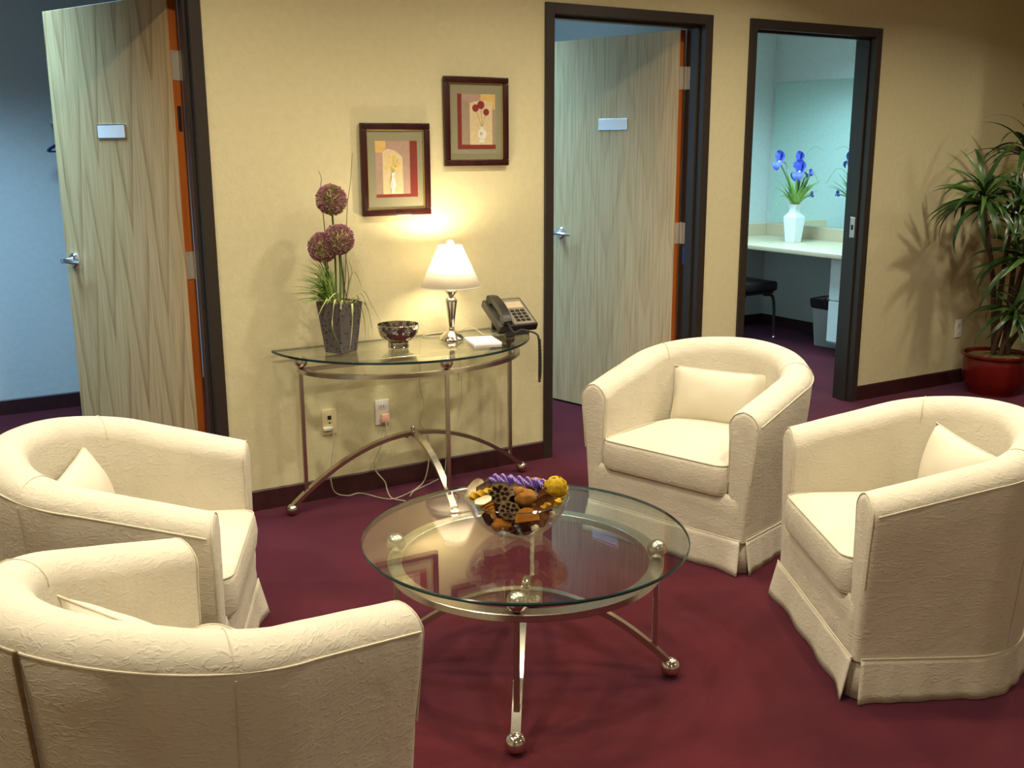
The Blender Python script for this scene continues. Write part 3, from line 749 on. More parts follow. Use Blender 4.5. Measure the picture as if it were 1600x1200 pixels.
# scaled yellow ball
t_ = thing('scaled_ball', label='bright yellow ball of overlapping scales at the right of the bowl', cat='ball', group='potpourri in the glass bowl')
t_.matrix_world = TB @ Matrix.Translation((0.112, 0.020, 0.130))
bm = bmnew(); sphere(bm, (0, 0, 0), 0.030, 20, 12); obj('core', bm, 'pp_mustard', t_)
for ring_i, (lat, cnt) in enumerate(((75, 3), (48, 7), (18, 9), (-12, 9), (-42, 7), (-70, 4))):
    for k in range(cnt):
        az = 2*PI*(k+0.5*(ring_i % 2))/cnt
        bm = bmnew(); sphere(bm, (0, 0, 0), 0.0165, 10, 6, (1, 0.9, 0.16))
        o = obj('scale', bm, 'pp_yellow', t_)
        d = Vector((math.cos(R(lat))*math.cos(az), math.cos(R(lat))*math.sin(az), math.sin(R(lat))))
        o.matrix_local = Matrix.Translation(d*0.0305) @ d.to_track_quat('Z', 'Y').to_matrix().to_4x4() @ Matrix.Rotation(R(24), 4, 'X')
def lump(seed, rough=0.35): return lambda c: 1+rough*noise.noise(Vector(c)*1.7+Vector((seed, seed*2, 0)))
def lumpy(r, s, seed, rough=0.35):
    bm = bmnew(); sphere(bm, (0, 0, 0), r, 18, 12, s, fn=lump(seed, rough)); return bm
bm = lumpy(0.031, (1, 0.9, 0.85), 3, 0.25)
for a, b_, c in ((0.022, -0.012, -0.012), (-0.020, 0.004, 0.016)): sphere(bm, (a, b_, c), 0.016, 14, 10, fn=lump(a*90, 0.2))
pp('dried_fruit', bm, 'pp_tan', (0.024, -0.022, 0.118), (0, 10, 20), 'tan lobed dried fruit in the middle of the bowl', 'dried fruit')
def curl_bm(L, wd, bend, th=0.003):
    bm = bmnew(); n = 12; rows = []
    for i in range(n+1):
        u = i/n-0.5; row = []
        for j in range(7):
            v_ = j/6-0.5; a = v_*bend; rr_ = wd/bend; w_ = (1-(2*abs(u))**2.5)**0.5 if abs(u) < 0.5 else 0.05
            row.append(Vector((L*u, rr_*math.sin(a)*max(0.12, w_), rr_*(1-math.cos(a))*max(0.12, w_) + 0.15*L*u*u*4)))
        rows.append(row)
    A = [[bm.verts.new(p) for p in r_] for r_ in rows]; B = [[bm.verts.new(p+Vector((0, 0, th))) for p in r_] for r_ in rows]
    for i in range(n):
        for j in range(6):
            bm.faces.new((A[i][j], A[i][j+1], A[i+1][j+1], A[i+1][j])); bm.faces.new((B[i][j], B[i+1][j], B[i+1][j+1], B[i][j+1]))
    for i in range(n):
        for j in (0, 6): bm.faces.new((A[i][j], A[i+1][j], B[i+1][j], B[i][j]))
    for j in range(6):
        for i in (0, n): bm.faces.new((A[i][j], B[i][j], B[i][j+1], A[i][j+1]))
    return bm
def cone_bm(L, r, ribs):
    bm = bmnew(); pr = [(0.0, 0.0)]
    for k in range(ribs): s = (k+0.5)/ribs; pr += [(r*(1-s)*1.0+0.004, L*(s-0.3/ribs)), (r*(1-s)*0.80+0.003, L*(s+0.3/ribs))]
    pr.append((0.0, L)); lathe(bm, pr, 16); return bm
def slice_bm(r, th, frac=0.55):
    bm = bmnew(); n = 16; A = []; B = []
    for k in range(n+1):
        a = 2*PI*frac*k/n; A.append(bm.verts.new((r*math.cos(a), r*math.sin(a), 0))); B.append(bm.verts.new((r*math.cos(a), r*math.sin(a), th)))
    bm.faces.new(A[::-1]); bm.faces.new(B)
    for k in range(n+1): j = (k+1) % (n+1); bm.faces.new((A[k], A[j], B[j], B[k]))
    return bm
ITEMS = [('paper_petal', curl_bm(0.06, 0.04, 1.4), 'pp_cream', (-0.122, 0.058, 0.122), (55, -40, 30), 'pale translucent petal standing at the far left of the bowl', 'petal'),
 ('bark_tube', twist_bm(0.065, 0.016, 0.2, 5), 'pp_bark', (-0.090, 0.055, 0.128), (0, -35, 15), 'dark mottled bark tube behind the yellow twisted pod', 'bark'),
 ('cream_wedge', curl_bm(0.055, 0.035, 1.8, 0.006), 'pp_cream', (-0.097, -0.045, 0.108), (20, -10, 35), 'cream curved wedge under the yellow twisted pod', 'petal'),
 ('ribbed_cone', cone_bm(0.062, 0.020, 7), 'pp_amber', (-0.088, -0.050, 0.110), (0, 140, -40), 'amber ribbed cone pointing down at the front left', 'cone'),
 ('wood_slice', slice_bm(0.034, 0.008), 'pp_amber', (0.028, -0.100, 0.080), (62, 0, -5), 'amber half-round wood slice at the front of the bowl', 'wood slice'),
 ('brown_petal', curl_bm(0.075, 0.045, 1.6), 'pp_brown', (0.078, -0.040, 0.108), (70, -35, -10), 'brown curled petal right of the tan dried fruit', 'petal'),
 ('brown_petal', curl_bm(0.06, 0.04, 1.9), 'pp_brown', (0.086, -0.005, 0.122), (40, -20, 25), 'brown curled petal beneath the yellow scaled ball', 'petal'),
 ('curled_peel', twist_bm(0.07, 0.013, 0.9, 3), 'pp_mustard', (0.096, -0.046, 0.106), (0, -25, -20), 'yellow-brown curled peel at the right rim', 'peel'),
 ('dried_dome', lumpy(0.030, (1.2, 0.8, 0.6), 9, 0.2), 'pp_tan', (0.052, 0.092, 0.122), (0, 0, 0), 'tan dome of dried fruit behind the purple twist', 'dried fruit'),
 ('dark_husk', lumpy(0.024, (1.4, 0.8, 0.6), 12, 0.4), 'pp_dark', (0.083, 0.075, 0.120), (0, 10, 20), 'dark husk between the purple twist and the yellow ball', 'husk'),
 ('yellow_petal', curl_bm(0.05, 0.03, 1.4), 'pp_mustard', (0.003, 0.010, 0.124), (30, 10, 50), 'small yellow petal in front of the purple twist', 'petal'),
 ('bark_curl', curl_bm(0.08, 0.04, 2.0), 'pp_bark', (-0.035, 0.018, 0.130), (20, 5, 10), 'striped bark curl behind the large lotus pod', 'bark'),
 ('dark_husk', lumpy(0.030, (1.2, 0.9, 0.8), 20, 0.4), 'pp_dark', (-0.062, -0.050, 0.070), (0, 0, 30), 'dark husk low in the left of the bowl', 'husk'),
 ('dark_husk', lumpy(0.032, (1.2, 0.9, 0.8), 23, 0.4), 'pp_brown', (0.055, -0.062, 0.068), (0, 0, 60), 'brown husk low in the right of the bowl', 'husk'),
 ('dark_husk', lumpy(0.036, (1.2, 1.0, 0.7), 26, 0.4), 'pp_dark', (0.010, -0.030, 0.036), (0, 0, 0), 'dark husk at the very bottom of the bowl', 'husk'),
 ('dark_husk', lumpy(0.040, (1.1, 1.0, 0.8), 29, 0.4), 'pp_dark', (0.010, 0.035, 0.070), (0, 0, 0), 'dark husk buried under the purple twist', 'husk'),
 ('dark_husk', lumpy(0.034, (1.1, 1.0, 0.8), 31, 0.4), 'pp_brown', (0.075, 0.030, 0.078), (0, 0, 0), 'brown husk buried under the yellow scaled ball', 'husk'),
 ('dark_husk', lumpy(0.034, (1.1, 1.0, 0.8), 34, 0.4), 'pp_brown', (-0.062, 0.028, 0.084), (0, 0, 0), 'brown husk buried under the bark tube', 'husk'),
 ('dark_husk', lumpy(0.022, (1.2, 0.9, 0.8), 37, 0.4), 'pp_amber', (-0.045, -0.080, 0.058), (0, 0, 0), 'amber chip against the glass at the lower left', 'chip'),
 ('dried_berry', lumpy(0.012, (1, 1, 1), 40, 0.2), 'pp_cream', (0.050, -0.092, 0.055), (0, 0, 0), 'small pale chip against the glass at the lower front', 'chip'),
 ('dried_berry', lumpy(0.010, (1, 1, 1), 41, 0.2), 'pp_cream', (0.100, -0.035, 0.072), (0, 0, 0), 'small pale chip against the glass at the right', 'chip')]
for it in ITEMS: pp(*it)

# ------------------------------------------------------------------ console table
CX, CY, CZ = -0.789, -0.14, 0.703
t = thing('console_table', (CX, CY, 0), 0, 'half-round glass console table with arched steel legs against the wall', 'table')
bm = bmnew(); n = 72; A, B = [], []
yb = CY*-1-0.030
prof = [(-0.594*math.cos(PI*k/n), yb-0.56*math.sin(PI*k/n)) for k in range(n+1)]
vsA = [bm.verts.new((x, y, CZ-0.010)) for x, y in prof]; vsB = [bm.verts.new((x, y, CZ)) for x, y in prof]
bm.faces.new(vsA); bm.faces.new(vsB[::-1])
for k in range(n+1):
    j = (k+1) % (n+1); f = bm.faces.new((vsA[k], vsB[k], vsB[j], vsA[j])); f.material_index = 1
obj('glass_top', bm, ['table_glass', 'glass_edge'], t, 30)
rail = [(-0.510*math.cos(PI*k/n), 0.005-0.355*math.sin(PI*k/n), 0.628) for k in range(n+1)]
bm = bmnew(); tube(bm, rail, 0, rect=(0.026, 0.018), up=(0, 0, 1)); obj('curved_rail', bm, 'brushed_nickel', t)
bm = bmnew(); box(bm, -0.510, 0.510, -0.004, 0.014, 0.619, 0.637, 0.001, 1); obj('rear_rail', bm, 'brushed_nickel', t)
for d, rp, rf in (((-1, 0), 0.510, 0.577), ((1, 0), 0.510, 0.577), ((0, -1), 0.345, 0.39)):
    ang = math.atan2(d[1], d[0]); Rz = Matrix.Rotation(ang, 4, 'Z')
    bm = bmnew(); tube(bm, [Rz @ Vector(p) for p in arch_pts(rf-0.008, 0.282, 0.044)], 0, rect=(0.030, 0.017)); obj('arched_leg', bm, 'brushed_nickel', t)
    z0 = 0.044+(0.282-0.044)*(1-(rp/(rf-0.008))**2)
    bm = bmnew(); box(bm, rp-0.008, rp+0.008, -0.008, 0.008, z0-0.004, 0.622, 0.001, 1, T=Rz); obj('post', bm, 'brushed_nickel', t)
    bm = bmnew(); sphere(bm, Rz @ Vector((rf, 0, 0.026)), 0.026, 28, 16); obj('ball_foot', bm, 'polished_nickel', t)
    bm = bmnew(); sphere(bm, Rz @ Vector((rp-0.003, 0, 0.665)), 0.0280, 28, 16); obj('ball_spacer', bm, 'brushed_nickel', t)
bm = bmnew(); sphere(bm, (0, 0, 0.304), 0.0125, 20, 12); lathe(bm, [(0.016, 0.288), (0.014, 0.293), (0.006, 0.296)], 20); obj('crown_ball', bm, 'polished_nickel', t)
bm = bmnew(); lathe(bm, [(0.0, 0.262), (0.009, 0.264), (0.009, 0.275)], 12, Matrix.Translation((-0.03, 0, 0))); obj('bolt', bm, 'polished_nickel', t)

# table lamp
LP = Vector((-0.617, -0.205, CZ))
t = thing('table_lamp', LP, 0, 'lit nickel table lamp with white empire shade on the console', 'lamp')
bm = bmnew(); lathe(bm, [(0, 0), (0.056, 0), (0.057, 0.004), (0.055, 0.009), (0.048, 0.018), (0.036, 0.028), (0.022, 0.037), (0.014, 0.043), (0.0, 0.044)], 40); obj('foot', bm, 'polished_nickel', t)
bm = bmnew(); lathe(bm, [(0.011, 0.042), (0.0135, 0.049), (0.011, 0.055), (0.012, 0.060), (0.0265, 0.172), (0.0255, 0.177), (0.020, 0.184), (0.012, 0.191), (0.0115, 0.194), (0.018, 0.202), (0.027, 0.214), (0.026, 0.218), (0.012, 0.222), (0.011, 0.240), (0, 0.241)], 40); obj('stem', bm, 'polished_nickel', t)
bm = bmnew(); lathe(bm, [(0.014, 0.24), (0.014, 0.275), (0, 0.276)], 20); sk = obj('socket', bm, 'gilt', t)
bm = bmnew(); lathe(bm, [(0.012, 0.275), (0.013, 0.30), (0.026, 0.340), (0.028, 0.355), (0.024, 0.372), (0.012, 0.381), (0, 0.383)], 24); bulb = obj('bulb', bm, 'bulb_glow', t)
bm = bmnew(); tube(bm, spline([(-0.014, 0, 0.262), (-0.045, 0, 0.29), (-0.050, 0, 0.34), (-0.03, 0, 0.395), (0, 0, 0.418), (0.03, 0, 0.395), (0.050, 0, 0.34), (0.045, 0, 0.29), (0.014, 0, 0.262)], 5), 0.0018, 6); obj('harp', bm, 'polished_nickel', t)
bm = bmnew(); lathe(bm, [(0.131, 0.238), (0.052, 0.413)], 64, cap=False); sh = solidify(obj('shade', bm, 'shade_cloth', t, 60), 0.0016)
bm = bmnew(); tube(bm, [(0.1315*math.cos(2*PI*k/64), 0.1315*math.sin(2*PI*k/64), 0.238) for k in range(64)], 0.0018, 6, closed=True); tube(bm, [(0.0525*math.cos(2*PI*k/48), 0.0525*math.sin(2*PI*k/48), 0.413) for k in range(48)], 0.0018, 6, closed=True)
for k in range(3): tube(bm, [(0, 0, 0.415), (0.052*math.cos(2*PI*k/3-PI/2), 0.052*math.sin(2*PI*k/3-PI/2), 0.413)], 0.0013, 6)
obj('shade_ring', bm, 'white_plastic', sh)
bm = bmnew(); lathe(bm, [(0.006, 0.414), (0.017, 0.420), (0.019, 0.428), (0.012, 0.438), (0, 0.442)], 20); obj('finial', bm, 'white_ceramic', t)
pl = bpy.data.lights.new('lamp_bulb_light', 'POINT'); pl.energy = 13.0; pl.color = (1.0, 0.82, 0.54); pl.shadow_soft_size = 0.014
po = bpy.data.objects.new('lamp_bulb_light', pl); COL.objects.link(po); po.parent = t; po.location = (0, 0, 0.400)

# silver footed bowl
t = thing('footed_bowl', (-0.890, -0.235, CZ), 0, 'small hammered silver footed bowl beside the flower pot', 'bowl')
bm = bmnew(); lathe(bm, fine([(0.040, 0.026), (0.060, 0.032), (0.076, 0.048), (0.085, 0.070), (0.089, 0.097)])+[(0.0865, 0.098)]+fine([(0.0830, 0.072), (0.073, 0.050), (0.056, 0.036), (0.0, 0.032)]), 56, cap=False); obj('bowl_body', bm, 'hammered_silver', t, 60)
bm = bmnew(); lathe(bm, [(0, 0), (0.046, 0), (0.047, 0.003), (0.0445, 0.008), (0.0445, 0.024), (0.041, 0.028), (0, 0.029)], 48); obj('foot_ring', bm, 'hammered_silver', t)

# note pad
t = thing('note_pad', (-0.532, -0.335, CZ), R(-14), 'white paper note pad lying in front of the telephone', 'note pad')
bm = bmnew(); box(bm, -0.062, 0.062, -0.085, 0.085, 0, 0.009, 0.001, 1); obj('paper_stack', bm, 'paper', t)
bm = bmnew(); box(bm, -0.062, 0.062, -0.085, 0.085, 0.0092, 0.0098); obj('top_sheet', bm, 'paper', t)

# telephone
t = thing('desk_telephone', (-0.312, -0.185, CZ), R(-3), 'black desk telephone with corded handset and tan keypad panel', 'telephone')
TT = Matrix.Translation((0, -0.095, 0.022)) @ Matrix.Rotation(R(29), 4, 'X')
bm = bmnew(); box(bm, -0.098, 0.098, 0.0, 0.205, -0.006, 0.030, 0.006, 2, T=TT); body = obj('body', bm, 'black_plastic', t)
bm = bmnew(); box(bm, -0.075, 0.075, 0.0, 0.012, 0, 0.012, 0.002, 1); box(bm, -0.065, 0.065, -0.03, 0.055, 0.0, 0.010, 0.003, 1)
box(bm, -0.06, 0.06, 0.045, 0.058, 0.004, 0.112, 0.003, 1); box(bm, -0.06, 0.06, -0.095, -0.078, 0.0, 0.024, 0.003, 1); obj('stand', bm, 'black_plastic', t)
bm = bmnew(); box(bm, -0.022, 0.090, 0.010, 0.196, 0.029, 0.0315, 0.001, 1, T=TT); pn = obj('face_panel', bm, 'phone_panel', t)
bm = bmnew(); box(bm, -0.012, 0.080, 0.125, 0.172, 0.031, 0.0335, 0.0008, 1, T=TT); obj('display', bm, 'phone_screen', t)
for r_ in range(4):
    for c_ in range(3):
        bm = bmnew(); x0 = 0.0+0.026*c_; y0 = 0.026+0.023*r_; box(bm, x0, x0+0.019, y0, y0+0.015, 0.031, 0.0355, 0.0012, 1, T=TT); obj('key', bm, 'black_plastic', t)
hs = bmnew(); tube(hs, [TT @ p for p in spline([(-0.062, 0.010, 0.046), (-0.062, 0.035, 0.060), (-0.062, 0.10, 0.068), (-0.062, 0.165, 0.060), (-0.062, 0.192, 0.046)], 6)], 0, rect=(0.040, 0.026), up=TT.to_3x3() @ Vector((0, 0, 1)))
for yy in (0.026, 0.178): box(hs, -0.085, -0.039, yy-0.024, yy+0.024, 0.032, 0.060, 0.008, 2, T=TT)
hso = obj('handset', hs, 'black_plastic', t, 45)
pts = []
path = spline([TT @ Vector((-0.062, 0.0, 0.048)), TT @ Vector((-0.045, -0.035, 0.022)), (0.0, -0.125, 0.030), (0.030, -0.145, 0.024), (0.058, -0.160, 0.012), (0.064, -0.172, -0.012), (0.064, -0.177, -0.09), (0.064, -0.177, -0.17), (0.065, -0.177, -0.205), (0.070, -0.177, -0.17), (0.071, -0.177, -0.10), (0.068, -0.174, -0.01)], 26)
for i, p in enumerate(path):
    a = i*1.25; pts.append(p + Vector((math.cos(a)*0.0042, math.sin(a)*0.0042, 0.0)))
bm = bmnew(); tube(bm, path, 0.0046, 8); tube(bm, pts, 0.0024, 5); obj('coiled_cord', bm, 'black_plastic', hso)
bm = bmnew(); tube(bm, spline([(-0.02, 0.02, 0.012), (-0.10, -0.03, 0.005), (-0.135, -0.02, 0.004), (-0.15, 0.02, 0.020), (-0.17, 0.055, 0.030), (-0.20, 0.07, 0.016), (-0.215, 0.10, 0.004), (-0.20, 0.152, 0.002), (-0.19, 0.163, -0.05)], 8), 0.0022, 6); obj('line_cord', bm, 'cord_plastic', t)

# wall plates and cords
def wall_plate(x0, x1, z0, z1, m_, label, kind):
    t = thing('wall_plate', ((x0+x1)/2, 0, (z0+z1)/2), 0, label, 'wall plate')
    w_, h_ = (x1-x0)/2, (z1-z0)/2
    bm = bmnew(); box(bm, -w_, w_, -0.006, 0, -h_, h_, 0.002, 2); obj('cover', bm, m_, t)
    if kind == 'jack':
        bm = bmnew(); box(bm, -0.008, 0.009, -0.0072, -0.004, 0.010, 0.028); obj('jack_hole', bm, 'dark_slot', t)
        bm = bmnew(); prism(bm, [(-0.008, -0.002), (0.009, -0.002), (0.0, -0.010)], -0.0068, -0.004); obj('arrow_mark', bm, 'dark_slot', t)
        bm = bmnew(); box(bm, -0.032, 0.004, -0.020, -0.004, -0.036, -0.022, 0.002, 1); box(bm, 0.004, 0.014, -0.013, -0.004, -0.034, -0.024, 0.002, 1); obj('line_plug', bm, 'white_plastic', t)
    else:
        for s in (-1, 1):
            bm = bmnew(); box(bm, -0.017, 0.017, -0.008, -0.004, s*0.026-0.014, s*0.026+0.014, 0.003, 2); so = obj('socket', bm, m_, t)
            bm = bmnew(); box(bm, -0.008, -0.0055, -0.0085, -0.006, s*0.026-0.004, s*0.026+0.006); box(bm, 0.0055, 0.008, -0.0085, -0.006, s*0.026-0.004, s*0.026+0.006); obj('slots', bm, 'dark_slot', so)
    return t
wall_plate(-1.164, -1.097, 0.292, 0.408, 'ivory_plastic', 'ivory telephone jack plate with a plug under the console', 'jack')
wp = wall_plate(-0.909, -0.842, 0.302, 0.418, 'white_plastic', 'white power outlet with a peach plug under the console', 'power')
bm = bmnew(); box(bm, -0.012, 0.026, -0.030, -0.007, -0.044, -0.006, 0.006, 2); pg_ = obj('plug', bm, 'peach_plastic', wp)
wall_plate(3.196, 3.264, 0.306, 0.424, 'white_plastic', 'white power outlet low on the wall behind the potted plant', 'power')
def cord(label, pts, r=0.0028, m_='cord_plastic'):
    bm = bmnew(); tube(bm, spline(pts, 8), r, 7); o = obj('cord', bm, m_); tag(o, label, 'cord', 'cords under the console table'); return o
cord('beige telephone cord looping from the jack plate along the floor', [(-1.120, -0.012, 0.322), (-1.122, -0.028, 0.264), (-1.140, -0.035, 0.18), (-1.149, -0.04, 0.10), (-1.13, -0.035, 0.03), (-1.071, -0.04, 0.005), (-1.007, -0.035, 0.004), (-0.948, -0.158, 0.004), (-0.895, -0.181, 0.004), (-0.771, -0.115, 0.004), (-0.69, -0.05, 0.02), (-0.655, -0.025, 0.10), (-0.651, -0.020, 0.17), (-0.66, -0.018, 0.24), (-0.695, -0.02, 0.285), (-0.672, -0.02, 0.378), (-0.690, -0.02, 0.472), (-0.682, -0.018, 0.70)])
cord('beige power cord hanging from the white outlet down to the carpet', [(-0.868, -0.025, 0.315), (-0.869, -0.03, 0.28), (-0.884, -0.025, 0.225), (-0.926, -0.022, 0.156), (-0.924, -0.022, 0.094), (-0.884, -0.03, 0.035), (-0.886, -0.055, 0.005), (-0.915, -0.17, 0.004), (-0.88, -0.24, 0.004)], 0.0032)
cord('thin lamp cord hanging behind the right console leg', [(-0.612, -0.16, CZ+0.006), (-0.70, -0.10, CZ+0.004), (-0.66, -0.055, CZ+0.003), (-0.52, -0.045, CZ+0.003), (-0.484, -0.016, 0.69), (-0.480, -0.018, 0.615), (-0.472, -0.02, 0.445), (-0.485, -0.02, 0.291), (-0.531, -0.02, 0.203), (-0.56, -0.022, 0.10), (-0.58, -0.03, 0.02), (-0.66, -0.065, 0.004), (-0.78, -0.13, 0.004), (-0.835, -0.19, 0.004)], 0.0024)

# ------------------------------------------------------------------ pictures
def picture(x0, x1, z0, z1, label, shapes):
    t = thing('framed_picture', ((x0+x1)/2, 0, (z0+z1)/2), 0, label, 'picture', 'framed flower prints above the console')
    w_, h_ = (x1-x0)/2, (z1-z0)/2; fw = 0.027
    bm = bmnew()
    for (a, b_, c, d) in ((-w_, w_, h_-fw, h_), (-w_, w_, -h_, -h_+fw), (-w_, -w_+fw, -h_+fw, h_-fw), (w_-fw, w_, -h_+fw, h_-fw)): box(bm, a, b_, -0.024, -0.001, c, d, 0.004, 2)
    obj('frame', bm, 'mahogany', t)
    i_ = fw; bm = bmnew(); g_ = 0.004
    for (a, b_, c, d) in ((-w_+i_, w_-i_, h_-i_-g_, h_-i_), (-w_+i_, w_-i_, -h_+i_, -h_+i_+g_), (-w_+i_, -w_+i_+g_, -h_+i_, h_-i_), (w_-i_-g_, w_-i_, -h_+i_, h_-i_)): box(bm, a, b_, -0.017, -0.002, c, d, 0.001, 1)
    obj('gilt_fillet', bm, 'gilt', t)
    bm = bmnew(); box(bm, -w_+fw-0.002, w_-fw+0.002, -0.010, -0.002, -h_+fw-0.002, h_-fw+0.002); obj('mat_board', bm, 'mat_board', t)
    bm = bmnew(); box(bm, -w_+fw, w_-fw, -0.0145, -0.0135, -h_+fw, h_-fw); obj('glazing', bm, 'picture_glass', t)
    mats = []; bm = bmnew(); y = -0.0101
    for m_, poly in shapes:
        if m_ not in mats: mats.append(m_)
        prism(bm, [(-w_+u*2*w_, h_-v*2*h_) for u, v in poly], y-0.00012, y, mats.index(m_)); y -= 0.00014
    obj('print', bm, mats, t, 0)
def rect(a, b_, c, d): return [(a, c), (b_, c), (b_, d), (a, d)]
def disc(u, v, r, asp=1.21, n=14): return [(u+r*math.cos(2*PI*k/n), v+r/asp*math.sin(2*PI*k/n)) for k in range(n)]
rnd = random.Random(3)
s1 = [('print_mauve', rect(0.21, 0.82, 0.19, 0.80)), ('print_yellow', rect(0.21, 0.36, 0.19, 0.315)), ('print_taupe', rect(0.215, 0.30, 0.52, 0.76)),
      ('print_red', rect(0.71, 0.82, 0.19, 0.80)), ('print_red', rect(0.21, 0.82, 0.765, 0.80)),
      ('print_cream', [(0.31, 0.765), (0.31, 0.31), (0.38, 0.275), (0.46, 0.285), (0.54, 0.32), (0.60, 0.365), (0.605, 0.765)]),
      ('print_stem', [(0.445, 0.55), (0.40, 0.40), (0.408, 0.40), (0.452, 0.55)]), ('print_stem', [(0.45, 0.55), (0.53, 0.38), (0.538, 0.38), (0.457, 0.55)]), ('print_stem', [(0.448, 0.55), (0.465, 0.36), (0.471, 0.36), (0.455, 0.55)])]
for k in range(16): s1.append(('print_gold', disc(0.455+rnd.uniform(-0.095, 0.095), 0.44+rnd.uniform(-0.075, 0.065), 0.022)))
s1 += [('print_white', [(0.43, 0.53), (0.475, 0.53), (0.465, 0.575), (0.50, 0.66), (0.47, 0.72), (0.485, 0.755), (0.42, 0.755), (0.435, 0.72), (0.405, 0.66), (0.44, 0.575)]), ('print_grey', [(0.415, 0.66), (0.44, 0.61), (0.445, 0.70)])]
picture(-0.940, -0.613, 1.243, 1.638, 'framed print of yellow blossoms in a vase, the lower of two', s1)
s2 = [('print_taupe', rect(0.21, 0.81, 0.19, 0.81)), ('print_red', rect(0.21, 0.275, 0.19, 0.81)), ('print_red', rect(0.21, 0.81, 0.76, 0.81)), ('print_mauve', rect(0.275, 0.57, 0.19, 0.28)), ('print_yellow', rect(0.57, 0.80, 0.19, 0.36)),
      ('print_cream', [(0.40, 0.76), (0.40, 0.29), (0.48, 0.275), (0.58, 0.262), (0.68, 0.265), (0.755, 0.28), (0.755, 0.76)]),
      ('print_stem', [(0.585, 0.57), (0.49, 0.36), (0.498, 0.36), (0.592, 0.57)]), ('print_stem', [(0.587, 0.57), (0.575, 0.32), (0.582, 0.32), (0.594, 0.57)]), ('print_stem', [(0.59, 0.57), (0.65, 0.40), (0.658, 0.40), (0.597, 0.57)]),
      ('print_poppy', disc(0.49, 0.348, 0.052)), ('print_poppy', disc(0.575, 0.312, 0.056)), ('print_poppy', disc(0.658, 0.392, 0.047)),
      ('print_white', disc(0.59, 0.64, 0.072)), ('print_white', rect(0.565, 0.615, 0.555, 0.60)), ('print_white', rect(0.545, 0.635, 0.70, 0.735)), ('print_grey', disc(0.575, 0.635, 0.025))]
picture(-0.537, -0.208, 1.452, 1.842, 'framed print of three red poppies in a vase, the upper of two', s2)

# ------------------------------------------------------------------ flower arrangement
FP = Vector((-1.140, -0.205, CZ))
t = thing('flower_arrangement', FP, 0, 'speckled grey square pot of purple alliums and trailing grass on the console', 'flowers')
Rp = Matrix.Rotation(R(27), 4, 'Z')
bm = bmnew(); rings = []
for hw, z in ((0.047, 0.0), (0.0495, 0.004), (0.0695, 0.205), (0.0705, 0.212), (0.0655, 0.212), (0.064, 0.195)):
    c_ = 0.006; ring = []
    for sx, sy in ((1, 1), (-1, 1), (-1, -1), (1, -1)):
        a_, b_ = Vector((sx*(hw-c_), sy*hw, z)), Vector((sx*hw, sy*(hw-c_), z))
        for p in ((b_, a_) if sx*sy > 0 else (a_, b_)): ring.append(bm.verts.new(Rp @ p))
    rings.append(ring)
for a_, b_ in zip(rings, rings[1:]):
    for k in range(8): bm.faces.new((a_[k], a_[(k+1) % 8], b_[(k+1) % 8], b_[k]))
bm.faces.new(rings[0][::-1]); bm.faces.new(rings[-1]); obj('pot', bm, 'speckled_pot', t, 30)
bm = bmnew(); sphere(bm, (0, 0, 0.197), 0.060, 20, 10, (1, 1, 0.32), T=Rp, fn=lump(5, 0.3)); obj('moss', bm, 'moss', t)
def allium(c, r, tilt):
    c = Vector(c); bm = bmnew(); sphere(bm, c, r*0.80, 20, 14); hd = obj('flower_head', bm, 'allium_green', t)
    bm = bmnew(); n_ = 520; gold = PI*(3-5**0.5); rn = random.Random(int(r*1e5)+int(c.z*1000))
    for k in range(n_):
        z = 1-2*(k+0.5)/n_; q = math.sqrt(1-z*z); d = Vector((q*math.cos(gold*k), q*math.sin(gold*k), z)); d = (d+Vector([rn.uniform(-.08, .08) for _ in range(3)])).normalized()
        L = r*rn.uniform(0.93, 1.06); s_ = 0.0058*rn.uniform(0.8, 1.25); base = c+d*r*0.78; tip = c+d*L
        a_ = d.orthogonal().normalized(); b_ = d.cross(a_); rot_ = rn.uniform(0, PI)
        a_, b_ = a_*math.cos(rot_)+b_*math.sin(rot_), b_*math.cos(rot_)-a_*math.sin(rot_)
        vb = bm.verts.new(base)
        pv = [bm.verts.new(tip+(a_*math.cos(j*PI/3)+b_*math.sin(j*PI/3))*s_*(1.0 if j % 2 == 0 else 0.35)) for j in range(6)]
        for j in range(6):
            f = bm.faces.new((vb, pv[j], pv[(j+1) % 6])); f.material_index = 1 if noise.noise(d*2.2+c*7) > 0.22 else 0
    o = obj('florets', bm, ['allium_purple', 'allium_green'], hd, 0); tag(o, kind='stuff')
H1, H2, H3 = (-0.016, 0.0, 0.627), (-0.056, 0.012, 0.437), (0.000, -0.022, 0.468)
allium(H1, 0.062, 0); allium(H2, 0.061, 0); allium(H3, 0.063, 0)
for p0, p1, r_ in (((-0.010, 0.005, 0.20), H1, 0.0042), ((-0.04, 0.01, 0.20), H2, 0.0042), ((0.0, -0.012, 0.20), H3, 0.0050), ((0.020, 0.0, 0.20), (0.012, 0.0, 0.43), 0.0035)):
    bm = bmnew(); tube(bm, spline([p0, ((p0[0]+p1[0])/2+0.004, (p0[1]+p1[1])/2, (p0[2]+p1[2])/2), p1], 6), r_, 7); obj('stem', bm, 'stem_green', t)
